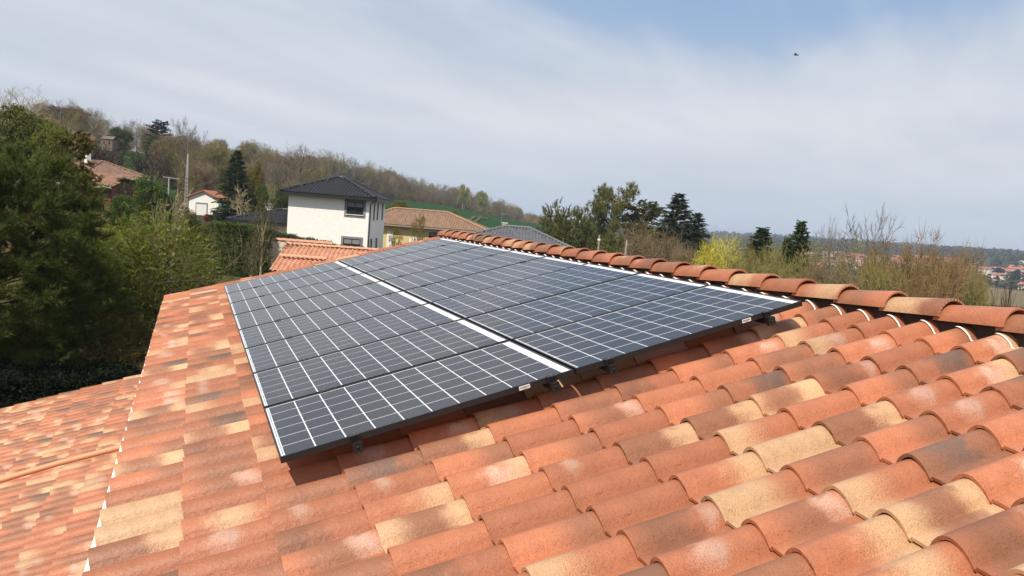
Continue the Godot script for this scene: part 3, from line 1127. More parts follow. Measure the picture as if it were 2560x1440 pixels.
	part("gable", b.mesh(), mats.wall_white, o)
	for s in [-1.0, 1.0]:
		b = MB.new()
		var e := Vector3(s * 2.35, 2.20, 3.35)
		var t := Vector3(0, 3.28, 3.35)
		var back := Vector3(0, 0, -6.7)
		var dn := Vector3(0, -0.14, 0)
		b.quad(e, t, t + back, e + back)
		b.quad(e + dn, e + dn + back, t + dn + back, t + dn)
		b.quad(e + dn, t + dn, t, e)
		b.quad(e + dn, e, e + back, e + dn + back)
		part("roof", b.mesh(), plain(0.34, 0.12, 0.06, 0.8), o)
	box_part("door_frame", Vector3(-1.0, 0.0, 3.001), Vector3(0.55, 1.62, 3.05), mats.grey_trim, o)
	box_part("door", Vector3(-0.88, 0.0, 3.052), Vector3(0.45, 1.40, 3.09), mats.white_pvc, o)
	box_part("side_door", Vector3(1.25, 0.0, 3.001), Vector3(1.75, 0.75, 3.04), mats.dark, o)
	# --- orange tiled outbuilding of the next garden
	o = thing("tiled_outbuilding", "small outbuilding with bright orange tiled lean-to roof and cream wall", "outbuilding", Vector3(4.45, 0.0, -41.57), VIEW_TURN + 0.10)
	# local axes: x to the right along the top edge, z towards the camera; the top left roof corner is the origin
	A = Vector3(0.0, -2.33, 4.1)
	B = Vector3(6.4, -2.33, 4.1)
	R = Vector3(6.4, -1.18, 0.0)
	L = Vector3(0.0, -1.18, 0.0)
	b = MB.new()
	b.quad(A, B, R, L)
	var slope := part("roof_slope", b.mesh(), mats.dark, o)
	var bright := []
	for k in 4:
		bright.append(plain([0.55, 0.52, 0.58, 0.50][k], [0.27, 0.245, 0.30, 0.23][k], [0.16, 0.145, 0.185, 0.13][k], 0.7))
	for p in face_places(A, B, [R, L], 0.012):
		part("roof_tile", the_tile, bright[rng.randi() % 4], slope, p)
	b = MB.new()
	cap_row(b, Vector3(-0.05, -1.10, 0.02), Vector3(6.4, -1.10, 0.02), 0.13)
	part("top_caps", b.mesh(), bright[2], o)
	b = MB.new()
	cap_row(b, Vector3(0.15, -1.66, 2.25), Vector3(2.6, -1.66, 2.25), 0.14)
	part("middle_caps", b.mesh(), bright[2], o)
	box_part("wall", Vector3(-1.0, -4.6, -0.75), Vector3(2.4, -1.02, -0.45), mats.wall_cream, o)
	b = MB.new()
	b.quad(Vector3(0.02, -4.6, -0.4), Vector3(0.02, -4.6, 3.7), Vector3(0.02, -2.27, 3.7), Vector3(0.02, -1.2, -0.4))
	part("side_wall", b.mesh(), mats.wall_cream, o)
	b = MB.new()
	cap_row(b, Vector3(-1.12, -0.98, -0.6), Vector3(2.5, -0.98, -0.6), 0.17)
	part("wall_caps", b.mesh(), bright[0], o)
	var lamp := thing("wall_lamp", "small black and grey wall lamp on the cream wall of the orange outbuilding", "lamp", o.transform * Vector3(-0.62, -2.55, -0.30), VIEW_TURN + 0.10)
	b = MB.new()
	b.tube([Vector3(0, 0.16, 0), Vector3(0, 0.12, 0), Vector3(0, 0.0, 0)], [0.03, 0.13, 0.17], 10, true)
	part("shade", b.mesh(), mats.black_metal, lamp)
	b = MB.new()
	b.tube([Vector3(0, -0.01, 0), Vector3(0, -0.20, 0)], [0.14, 0.10], 10, true)
	part("globe", b.mesh(), plain(0.3, 0.31, 0.33, 0.3), lamp)
	b = MB.new()
	b.box(Vector3(-0.02, 0.0, -0.148), Vector3(0.02, 0.05, 0.0))
	part("bracket", b.mesh(), mats.black_metal, lamp)
	# --- shed and stone house on the hill
	o = thing("long_shed", "long grey brown wooden shed on the hilltop under the cedars", "shed", Vector3(-22.4, 9.2, -169.0), VIEW_TURN + 0.3)
	box_part("wall", Vector3(-3.4, -2.0, -1.6), Vector3(3.4, 1.7, 1.6), plain(0.10, 0.08, 0.07, 0.95), o)
	b = MB.new()
	b.quad(Vector3(-3.8, 1.6, 2.1), Vector3(3.8, 1.6, 2.1), Vector3(3.8, 2.3, 0), Vector3(-3.8, 2.3, 0))
	b.quad(Vector3(3.8, 1.6, -2.1), Vector3(-3.8, 1.6, -2.1), Vector3(-3.8, 2.3, 0), Vector3(3.8, 2.3, 0))
	part("roof", b.mesh(), plain(0.22, 0.20, 0.19, 0.9), o)
	o = thing("hill_house", "small dark stone house half hidden by trees on the hilltop", "house", Vector3(-15.9, 9.2, -166.5), VIEW_TURN)
	o.scale = Vector3.ONE * 0.5
	box_part("wall", Vector3(-2.2, -2.0, -2.0), Vector3(2.2, 2.6, 2.0), plain(0.16, 0.12, 0.095, 0.95), o)
	b = MB.new()
	b.quad(Vector3(-2.5, 2.5, 2.4), Vector3(2.5, 2.5, 2.4), Vector3(2.5, 3.8, 0), Vector3(-2.5, 3.8, 0))
	b.quad(Vector3(2.5, 2.5, -2.4), Vector3(-2.5, 2.5, -2.4), Vector3(-2.5, 3.8, 0), Vector3(2.5, 3.8, 0))
	part("roof", b.mesh(), plain(0.15, 0.11, 0.09, 0.9), o)
	for x in [-1.0, 1.0]:
		box_part("window", Vector3(x - 0.3, 0.6, 2.001), Vector3(x + 0.3, 1.7, 2.04), mats.pane, o)
	o = thing("red_tank", "small orange red tank on the hillside below the shed", "tank", Vector3(-18.1, 8.7, -156.4), VIEW_TURN)
	b = MB.new()
	b.tube([Vector3(-1.0, 0.9, 0), Vector3(-0.9, 0.9, 0), Vector3(0.9, 0.9, 0), Vector3(1.0, 0.9, 0)], [0.3, 0.5, 0.5, 0.3], 12, true)
	part("drum", b.mesh(), plain(0.45, 0.12, 0.05, 0.5), o)
	box_part("cradle", Vector3(-0.8, -0.4, -0.4), Vector3(0.8, 0.2, 0.4), mats.dark, o)
	# --- the distant town
	var tr := RandomNumberGenerator.new()
	tr.seed = 91
	var white_a := plain(0.70, 0.64, 0.56, 0.9)
	var white_b := plain(0.62, 0.50, 0.38, 0.9)
	var red_a := plain(0.40, 0.13, 0.08, 0.9)
	var red_b := plain(0.33, 0.15, 0.10, 0.9)
	for k in 78:
		var az := tr.randf_range(43.0, 58.0)
		var r := tr.randf_range(600.0, 1060.0)
		var w := tr.randf_range(9.0, 17.0)
		var p := polar(az, r)
		var t := thing("town_house", "tiny pale house with a red roof in the distant town", "house", p, tr.randf_range(-1.4, 0.4), "houses of the distant town")
		var h := tr.randf_range(3.5, 6.5)
		box_part("wall", Vector3(-w / 2, -2, -4), Vector3(w / 2, h, 4), white_a if tr.randf() > 0.4 else white_b, t)
		b = MB.new()
		b.quad(Vector3(-w / 2 - 0.5, h, 4.6), Vector3(w / 2 + 0.5, h, 4.6), Vector3(w / 2 + 0.5, h + 1.9, 0), Vector3(-w / 2 - 0.5, h + 1.9, 0))
		b.quad(Vector3(w / 2 + 0.5, h, -4.6), Vector3(-w / 2 - 0.5, h, -4.6), Vector3(-w / 2 - 0.5, h + 1.9, 0), Vector3(w / 2 + 0.5, h + 1.9, 0))
		part("roof", b.mesh(), red_a if tr.randf() > 0.5 else red_b, t)

# ------------------------------------------------------------------ plants
var lib := {}

func grow(b: MB, p: Vector3, dir: Vector3, length: float, r: float, level: int, last: int, o: Dictionary, tips: Array, g: RandomNumberGenerator, thick: MB = null):
	var into := thick if thick != null and level < 2 else b
	var segs: int = 4 if level == 0 else (3 if level < 3 else 2)
	var pts := [p]
	var rad := [r]
	var d := dir
	var q := p
	for i in segs:
		d = (d + Vector3(g.randf_range(-1, 1), g.randf_range(-1, 1), g.randf_range(-1, 1)) * float(o.wob) * (0.5 if level == 0 else 1.0) + Vector3.UP * float(o.up) * (0.0 if level == 0 else 0.25)).normalized()
		q += d * length / segs
		pts.append(q)
		rad.append(maxf(r * lerpf(1.0, float(o.taper), float(i + 1) / segs), float(o.thin)))
	if level >= last and last > 1:
		# the finest twigs: slender blades, two crossed faces
		var side := d.cross(Vector3(0.3, 0.9, 0.2)).normalized() * r
		var side2 := d.cross(side).normalized() * r
		into.tri_n(p - side, p + side, q, side2.normalized())
		into.tri_n(p - side2, p + side2, q, side.normalized())
	else:
		into.tube(pts, rad, 6 if level == 0 else (4 if level == 1 else 3))
	if level >= last:
		tips.append([q, d, length])
		return
	var n: int = o.n[level]
	for k in n:
		var t: float = lerpf(float(o.from), 1.0, (k + g.randf_range(0.0, 0.9)) / n) if level == 0 else lerpf(0.25, 1.0, (k + g.randf_range(0.0, 0.9)) / n)
		var f := t * segs
		var i := mini(int(f), segs - 1)
		var at: Vector3 = pts[i].lerp(pts[i + 1], f - i)
		var ax: Vector3 = (pts[i + 1] - pts[i]).normalized()
		var s := ax.cross(Vector3(0.37, 0.21, 0.9)).normalized()
		s = s.rotated(ax, k * 2.4 + g.randf_range(-0.5, 0.5))
		var ang := deg_to_rad(g.randf_range(float(o.ang[level]) - 12.0, float(o.ang[level]) + 12.0))
		var nd := (ax * cos(ang) + s * sin(ang)).normalized()
		var l: float = length * float(o.ratio[level]) * g.randf_range(0.7, 1.15) * (1.0 - float(o.cone) * t if level == 0 else 1.0)
		grow(b, at, nd, l, maxf(rad[i] * float(o.rr), float(o.thin)), level + 1, last, o, tips, g, thick)

func unit_bounds(ms: Array) -> AABB:
	var bb := AABB()
	var first := true
	for m in ms:
		for p in m.v:
			if first:
				bb = AABB(p, Vector3.ZERO)
				first = false
			else:
				bb = bb.expand(p)
	return bb

func squeeze(ms: Array, bb: AABB):   # scale a plant to height 1 and width 1, standing on the origin
	var w := maxf(bb.size.x, bb.size.z)
	for m in ms:
		for i in m.v.size():
			var p: Vector3 = m.v[i]
			m.v[i] = Vector3(p.x / w, p.y / bb.end.y, p.z / w)

func bare_tree(sd: int, o: Dictionary, last := 4) -> Dictionary:
	var g := RandomNumberGenerator.new()
	g.seed = sd
	var b := MB.new()
	var t := MB.new()
	var tips := []
	grow(b, Vector3(0, -0.02, 0), Vector3.UP, float(o.trunk), float(o.r), 0, last, o, tips, g, t)
	var buds: int = o.get("buds", 0)
	for q in tips:
		for k in buds:
			var c: Vector3 = q[0] - q[1] * float(q[2]) * g.randf_range(0.0, 1.0)
			var d := Vector3(g.randfn(), g.randfn(), g.randfn()).normalized() * 0.0075
			var w := d.cross(Vector3(g.randfn(), g.randfn(), g.randfn())).normalized() * 0.0045
			b.quad(c - d, c + w, c + d, c - w)
	squeeze([b, t], unit_bounds([b, t]))
	return {"trunk": t.mesh(), "crown": b.mesh()}

func bare_shrub(sd: int, stems: int, spread: float, twigs: int) -> Dictionary:
	var g := RandomNumberGenerator.new()
	g.seed = sd
	var b := MB.new()
	var t := MB.new()
	for k in stems:
		var a := g.randf() * TAU
		var lean := g.randf_range(0.05, spread)
		var d := Vector3(cos(a) * lean, 1.0, sin(a) * lean).normalized()
		var o := {"n": [twigs, 5, 4], "ang": [26.0, 30.0, 34.0], "ratio": [0.50, 0.55, 0.6], "rr": 0.55, "taper": 0.35, "thin": 0.0022, "wob": 0.10, "up": 0.5, "from": 0.25, "cone": 0.45}
		grow(b, Vector3(cos(a), 0, sin(a)) * g.randf() * 0.10, d, g.randf_range(0.65, 1.0), 0.012, 0, 3, o, [], g, t)
	squeeze([b, t], unit_bounds([b, t]))
	return {"trunk": t.mesh(), "crown": b.mesh()}

func needle_tuft(n: int, width: float, spread: float, sd: int) -> ArrayMesh:
	var g := RandomNumberGenerator.new()
	g.seed = sd
	var b := MB.new()
	for i in n:
		var a := g.randf() * TAU
		var e := g.randf_range(0.1, spread)
		var d := Vector3(cos(a) * sin(e), cos(e), sin(a) * sin(e))
		var s := d.cross(Vector3(g.randf_range(-1, 1), g.randf_range(-1, 1), g.randf_range(-1, 1))).normalized() * width
		var root := Vector3(0, g.randf_range(-0.25, 0.25), 0)
		b.col = Color(1, 1, 1) * g.randf_range(0.75, 1.2)
		b.tri(root - s, root + s, root + d * g.randf_range(0.75, 1.0))
	return b.mesh()

func leaf_clump(n: int, size: float, sd: int, long := 1.6) -> ArrayMesh:
	var g := RandomNumberGenerator.new()
	g.seed = sd
	var b := MB.new()
	for i in n:
		var c := Vector3(g.randfn(), g.randfn(), g.randfn()) * 0.42
		var d := Vector3(g.randf_range(-1, 1), g.randf_range(-0.6, 1), g.randf_range(-1, 1)).normalized()
		var s := d.cross(Vector3(g.randf_range(-1, 1), g.randf_range(-1, 1), g.randf_range(-1, 1))).normalized() * size
		var l := d * size * long
		b.col = Color(1, 1, 1) * g.randf_range(0.7, 1.25)
		b.quad(c - l, c + s * 0.5, c + l, c - s * 0.5)
	return b.mesh()

func twig_clump(n: int, sd: int) -> ArrayMesh:   # a cloud of fine twigs
	var g := RandomNumberGenerator.new()
	g.seed = sd
	var b := MB.new()
	for i in n:
		var c := Vector3(g.randfn(), g.randfn(), g.randfn()) * 0.30
		var d := (Vector3(g.randfn(), 0.9 + g.randfn() * 0.7, g.randfn()) + c).normalized()
		var s := d.cross(Vector3(g.randfn(), g.randfn(), g.randfn())).normalized() * 0.022
		b.col = Color(1, 1, 1) * g.randf_range(0.65, 1.3)
		b.tri(c - s, c + s, c + d * g.randf_range(0.6, 1.1))
	return b.mesh()

func frond(sd: int, pairs := 9, droop := 0.25) -> ArrayMesh:   # a flat spray of needled side shoots along +y
	var g := RandomNumberGenerator.new()
	g.seed = sd
	var b := MB.new()
	for i in pairs:
		var t := float(i) / pairs
		for s in [-1.0, 1.0]:
			var root := Vector3(0, t, -droop * t * t)
			var l := (0.44 - t * 0.30) * g.randf_range(0.8, 1.15)
			var tip := root + Vector3(s * l * 0.85, l * 0.6, g.randf_range(-0.10, 0.06))
			var w := Vector3(0, 0.062, g.randf_range(-0.03, 0.03))
			b.col = Color(1, 1, 1) * g.randf_range(0.75, 1.25)
			b.tri(root - w, root + w, tip)
			b.tri(root - Vector3(0, 0.02, 0.05), root + Vector3(0, 0.02, 0.05), root.lerp(tip, 0.9) + Vector3(0, 0, g.randf_range(0.0, 0.05)))
	b.tri(Vector3(-0.05, 0.8, -droop * 0.7), Vector3(0.05, 0.8, -droop * 0.7), Vector3(0, 1.1, -droop))
	return b.mesh()

func aim(dir: Vector3, size: float, at: Vector3, roll: float, flat := false) -> Transform3D:
	# turn +y to dir; flat keeps the local x axis level so that sprays lie like shelves
	var y := dir.normalized()
	var x := y.cross(Vector3.UP) if flat else y.cross(Vector3(0.3, 0.5, 0.81))
	if x.length() < 0.05:
		x = Vector3.RIGHT
	x = x.normalized()
	var z := x.cross(y).normalized()
	var bs := Basis(x, y, z)
	if roll != 0.0:
		bs = Basis(y, roll) * bs
	return Transform3D(bs * size, at)

func tint(g: RandomNumberGenerator, lo := 0.7, hi := 1.25, yellow := 0.0) -> Color:
	var k := g.randf_range(lo, hi)
	var y := g.randf() * yellow
	return Color(k * (1.0 + y), k * (1.0 + y * 0.6), k)

func conifer(kind: String, sd: int) -> Dictionary:
	var g := RandomNumberGenerator.new()
	g.seed = sd
	var t := MB.new()
	var places := []
	var colors := []
	t.tube([Vector3(0, -0.02, 0), Vector3(g.randf_range(-0.01, 0.01), 0.5, 0), Vector3(0, 0.97, 0)], [0.022, 0.014, 0.002], 6)
	if kind == "spruce" or kind == "dense_spruce":
		var dense := kind == "dense_spruce"
		var whorls := 44 if dense else 30
		for w in whorls:
			var y := lerpf(0.05, 0.985, float(w) / whorls)
			var reach := (0.48 * pow(1.0 - y, 0.85) + 0.004)
			for k in (10 if dense else 8):
				var a := g.randf() * TAU
				var l := reach * g.randf_range(0.55, 1.12)
				var rise := lerpf(-0.05, 0.35, y)
				var d := Vector3(cos(a), rise, sin(a)).normalized()
				var root := Vector3(0, minf(y + g.randf_range(-0.022, 0.022), 0.985), 0)
				var end := root + d * l + Vector3(0, -0.10 * l, 0)
				t.tube([root, end], [0.004, 0.001], 3)
				var n := int(3.0 + l * (24.0 if dense else 22.0))
				for i in n:
					var f := lerpf(0.25, 1.0, (i + g.randf()) / n)
					var p := root.lerp(end, f)
					var sd2 := d.rotated(Vector3.UP, g.randf_range(-0.9, 0.9)) + Vector3(0, g.randf_range(-0.25, 0.2), 0)
					places.append(aim(sd2, g.randf_range(0.05, 0.085) * (1.1 if dense else 0.95) * (0.55 + 0.60 * sqrt(1.0 - y)), p, g.randf_range(-0.4, 0.4), true))
					colors.append(tint(g, 0.65, 1.2, 0.15))
	elif kind == "cedar":
		for w in 26:
			var y := lerpf(0.16, 0.97, float(w) / 25.0)
			var reach := 0.52 * pow(sin(PI * clampf(0.20 + 0.74 * (1.0 - y), 0.0, 1.0)), 0.8) * (0.45 + 0.55 * (1.0 - y * 0.5))
			for k in 3:
				var a := g.randf() * TAU
				var l := reach * g.randf_range(0.55, 1.15)
				var d := Vector3(cos(a), g.randf_range(0.02, 0.32), sin(a)).normalized()
				var root := Vector3(0, y - 0.06, 0)
				var end := root + d * l
				t.tube([root, root.lerp(end, 0.5) + Vector3(0, 0.02, 0), end], [0.009, 0.005, 0.001], 3)
				for i in 26:
					var f := g.randf_range(0.25, 1.0)
					var sidew := g.randf_range(-1, 1) * 0.16 * (1.1 - f * 0.5)
					var p := root.lerp(end, f) + Vector3(-sin(a), 0, cos(a)) * sidew + Vector3(0, g.randf_range(-0.008, 0.018), 0)
					var sd3 := d.rotated(Vector3.UP, g.randf_range(-1.2, 1.2)) + Vector3(0, g.randf_range(-0.1, 0.25), 0)
					places.append(aim(sd3, g.randf_range(0.055, 0.095), p, g.randf_range(-0.3, 0.3), true))
					colors.append(tint(g, 0.65, 1.2, 0.25))
	else:   # pine: limbs that end in balls of tufts
		for w in 40:
			var y := lerpf(0.22, 0.97, float(w) / 39.0)
			var reach := 0.44 * pow(sin(PI * clampf(0.12 + 0.80 * (1.0 - y), 0.0, 1.0)), 0.7) + 0.03
			var a := w * 2.4 + g.randf_range(-0.5, 0.5)
			var l := reach * g.randf_range(0.6, 1.15)
			var d := Vector3(cos(a), g.randf_range(0.15, 0.55), sin(a)).normalized()
			var root := Vector3(0, y - 0.05, 0)
			var end := root + d * l
			t.tube([root, root.lerp(end, 0.5) + Vector3(0, -0.015, 0), end], [0.008, 0.005, 0.002], 3)
			for i in 36:
				var f := 1.0 - pow(g.randf(), 1.6) * 0.6
				var p := root.lerp(end, f) + Vector3(g.randfn(), g.randfn() * 0.7, g.randfn()) * 0.038
				places.append(aim((d + Vector3(g.randfn(), 0.6 + g.randfn() * 0.5, g.randfn()) * 0.6), g.randf_range(0.035, 0.055), p, 0.0))
				colors.append(tint(g, 0.65, 1.25, 0.2))
	return {"trunk": t.mesh(), "places": places, "colors": colors}

func leafy(sd: int, lobes: int, per: int, size: float, tall := 0.0, low := 0.25) -> Dictionary:
	var g := RandomNumberGenerator.new()
	g.seed = sd
	var t := MB.new()
	var places := []
	var colors := []
	t.tube([Vector3(0, -0.02, 0), Vector3(0.01, 0.3, 0.01), Vector3(0, 0.7, 0)], [0.03, 0.02, 0.006], 6)
	for k in lobes:
		var y := lerpf(low, 0.86, (k + g.randf()) / lobes)
		var reach := 0.36 * pow(sin(PI * clampf((y - low * 0.5) / (1.05 - low * 0.5), 0.05, 0.95)), 0.7)
		var a := k * 2.4 + g.randf()
		var c := Vector3(cos(a) * reach * g.randf_range(0.3, 1.0), y, sin(a) * reach * g.randf_range(0.3, 1.0))
		t.tube([Vector3(0, y * 0.55, 0), c], [0.010, 0.002], 3)
		var rad := Vector3(0.17, 0.13 + tall, 0.17) * g.randf_range(0.75, 1.15)
		for i in per:
			var d := Vector3(g.randfn(), g.randfn(), g.randfn()).normalized()
			var p := c + d * rad * pow(g.randf(), 0.4)
			places.append(aim(d + Vector3(0, 0.3, 0), size * g.randf_range(0.7, 1.25), p, g.randf() * TAU))
			colors.append(tint(g, 0.65, 1.25, 0.3))
	return {"trunk": t.mesh(), "places": places, "colors": colors}

func soup(m: ArrayMesh) -> Dictionary:   # a clump as loose triangles, in eight tints
	var a := m.surface_get_arrays(0)
	var v := PackedVector3Array()
	var n := PackedVector3Array()
	var c := PackedColorArray()
	for i in a[Mesh.ARRAY_INDEX]:
		v.append(a[Mesh.ARRAY_VERTEX][i])
		n.append(a[Mesh.ARRAY_NORMAL][i])
		c.append(a[Mesh.ARRAY_COLOR][i])
	return {"v": v, "n": n, "c": c}

func joined(places: Array, colors: Array, m: ArrayMesh) -> ArrayMesh:
	var s := soup(m)
	var tones := []
	var keys := []
	for k in mini(10, colors.size()):
		var t: Color = colors[(k * 37) % colors.size()]
		var cc: PackedColorArray = s.c.duplicate()
		for i in cc.size():
			cc[i] = cc[i] * t
		tones.append(cc)
	var v := PackedVector3Array()
	var n := PackedVector3Array()
	var c := PackedColorArray()
	for i in places.size():
		var t: Transform3D = places[i]
		v.append_array(t * s.v)
		n.append_array(Transform3D(t.basis.orthonormalized(), Vector3.ZERO) * s.n)
		c.append_array(tones[(i * 7 + i / 10) % tones.size()])
	var arr := []
	arr.resize(Mesh.ARRAY_MAX)
	arr[Mesh.ARRAY_VERTEX] = v
	arr[Mesh.ARRAY_NORMAL] = n
	arr[Mesh.ARRAY_COLOR] = c
	var out := ArrayMesh.new()
	out.add_surface_from_arrays(Mesh.PRIMITIVE_TRIANGLES, arr)
	return out

func multi(e: Dictionary, m: ArrayMesh) -> Dictionary:
	return {"trunk": e.trunk, "crown": joined(e.places, e.colors, m)}

func foliage(r: float, g: float, b: float, back := 0.35) -> StandardMaterial3D:
	var m := plain(r, g, b, 0.75, 0.0, 0.2)
	m.vertex_color_use_as_albedo = true
	m.backlight_enabled = true
	m.backlight = Color(back, back, back)
	return m

func bark(r: float, g: float, b: float) -> StandardMaterial3D:
	var m := plain(r, g, b, 0.95, 0.0, 0.2)
	m.vertex_color_use_as_albedo = true
	return m

func make_library():
	var open := {"n": [9, 6, 5, 5], "ang": [48.0, 42.0, 40.0, 36.0], "ratio": [0.72, 0.60, 0.58, 0.55], "rr": 0.5, "taper": 0.45, "thin": 0.0016, "wob": 0.16, "up": 0.30, "from": 0.30, "cone": 0.45, "trunk": 1.0, "r": 0.028}
	var tall := {"n": [11, 6, 5, 5], "ang": [36.0, 34.0, 36.0, 32.0], "ratio": [0.52, 0.55, 0.58, 0.6], "rr": 0.5, "taper": 0.35, "thin": 0.0016, "wob": 0.14, "up": 0.35, "from": 0.22, "cone": 0.40, "trunk": 1.0, "r": 0.024}
	var low := {"n": [13, 7, 5, 4], "ang": [46.0, 40.0, 38.0, 36.0], "ratio": [0.55, 0.58, 0.58, 0.55], "rr": 0.5, "taper": 0.4, "thin": 0.0018, "wob": 0.16, "up": 0.30, "from": 0.08, "cone": 0.35, "trunk": 1.0, "r": 0.022}
	lib.low_bare = [bare_tree(14, low), bare_tree(15, low), bare_tree(16, low)]
	var budding := {"n": [13, 8, 6, 5], "ang": [44.0, 42.0, 40.0, 38.0], "ratio": [0.60, 0.58, 0.56, 0.52], "rr": 0.5, "taper": 0.4, "thin": 0.0016, "wob": 0.18, "up": 0.28, "from": 0.12, "cone": 0.35, "trunk": 1.0, "r": 0.022, "buds": 7}
	lib.budding = [bare_tree(17, budding), bare_tree(18, budding)]
	lib.bare = [bare_tree(1, open), bare_tree(2, open), bare_tree(3, open), bare_tree(4, tall), bare_tree(5, tall)]
	var knobby := {"n": [7, 5, 5, 5], "ang": [58.0, 50.0, 45.0, 40.0], "ratio": [1.0, 0.62, 0.55, 0.5], "rr": 0.62, "taper": 0.6, "thin": 0.0018, "wob": 0.30, "up": 0.25, "from": 0.45, "cone": 0.25, "trunk": 0.6, "r": 0.05}
	lib.knobby = [bare_tree(6, knobby), bare_tree(7, knobby)]
	var slim := {"n": [16, 5, 4], "ang": [22.0, 24.0, 26.0], "ratio": [0.30, 0.5, 0.6], "rr": 0.5, "taper": 0.25, "thin": 0.0016, "wob": 0.08, "up": 0.6, "from": 0.12, "cone": 0.3, "trunk": 1.0, "r": 0.016}
	lib.slim = [bare_tree(8, slim, 3)]
	lib.shrub = [bare_shrub(11, 16, 0.75, 9), bare_shrub(12, 14, 0.65, 10), bare_shrub(13, 18, 0.9, 8)]
	var fr := frond(21)
	lib.round_conifer = [multi(leafy(51, 30, 62, 0.075, 0.02, 0.05), fr), multi(leafy(52, 26, 66, 0.07, 0.05, 0.05), fr)]
	var needles := needle_tuft(26, 0.05, 1.9, 22)
	var leaves := leaf_clump(22, 0.24, 23)
	lib.spruce = [multi(conifer("spruce", 31), fr), multi(conifer("spruce", 32), fr)]
	lib.dense_spruce = [multi(conifer("dense_spruce", 33), fr)]
	lib.cedar = [multi(conifer("cedar", 34), fr), multi(conifer("cedar", 35), fr)]
	lib.pine = [multi(conifer("pine", 36), needles), multi(conifer("pine", 37), needles)]
	lib.leafy = [multi(leafy(41, 16, 46, 0.055), leaves), multi(leafy(42, 14, 44, 0.06), leaves)]
	lib.thin_leafy = [multi(leafy(43, 18, 13, 0.042), leaves), multi(leafy(47, 16, 14, 0.045), leaves)]
	var twigs := twig_clump(26, 24)
	lib.twiggy = [multi(leafy(48, 22, 52, 0.085, 0.03, 0.12), twigs), multi(leafy(49, 20, 54, 0.09, 0.03, 0.15), twigs), multi(leafy(50, 24, 44, 0.08, 0.05, 0.10), twigs)]
	lib.column = [multi(leafy(44, 20, 40, 0.05, 0.05, 0.05), leaves)]
	lib.bush = [multi(leafy(45, 16, 42, 0.06, 0.02, 0.12), leaves), multi(leafy(46, 18, 40, 0.06, 0.02, 0.10), leaves)]

func place(kind: String, which: int, x: float, z: float, top: float, width: float, crown_mat: Material, trunk_mat: Material, called: String, label: String, category: String, group := "", base := -999.0):
	var y := ground_y(x, z) if base < -900.0 else base
	var e: Dictionary = lib[kind][which % lib[kind].size()]
	var t := thing(called, label, category, Vector3(x, y, z), rng.randf() * TAU, group)
	var tall := (top - y) * (1.12 if kind in ["shrub", "bare", "knobby", "low_bare", "budding"] else 1.0)
	var sc := Transform3D(Basis.from_scale(Vector3(width, tall, width)), Vector3.ZERO)
	part("trunk", e.trunk, trunk_mat, t, sc)
	part("crown", e.crown, crown_mat, t, sc)

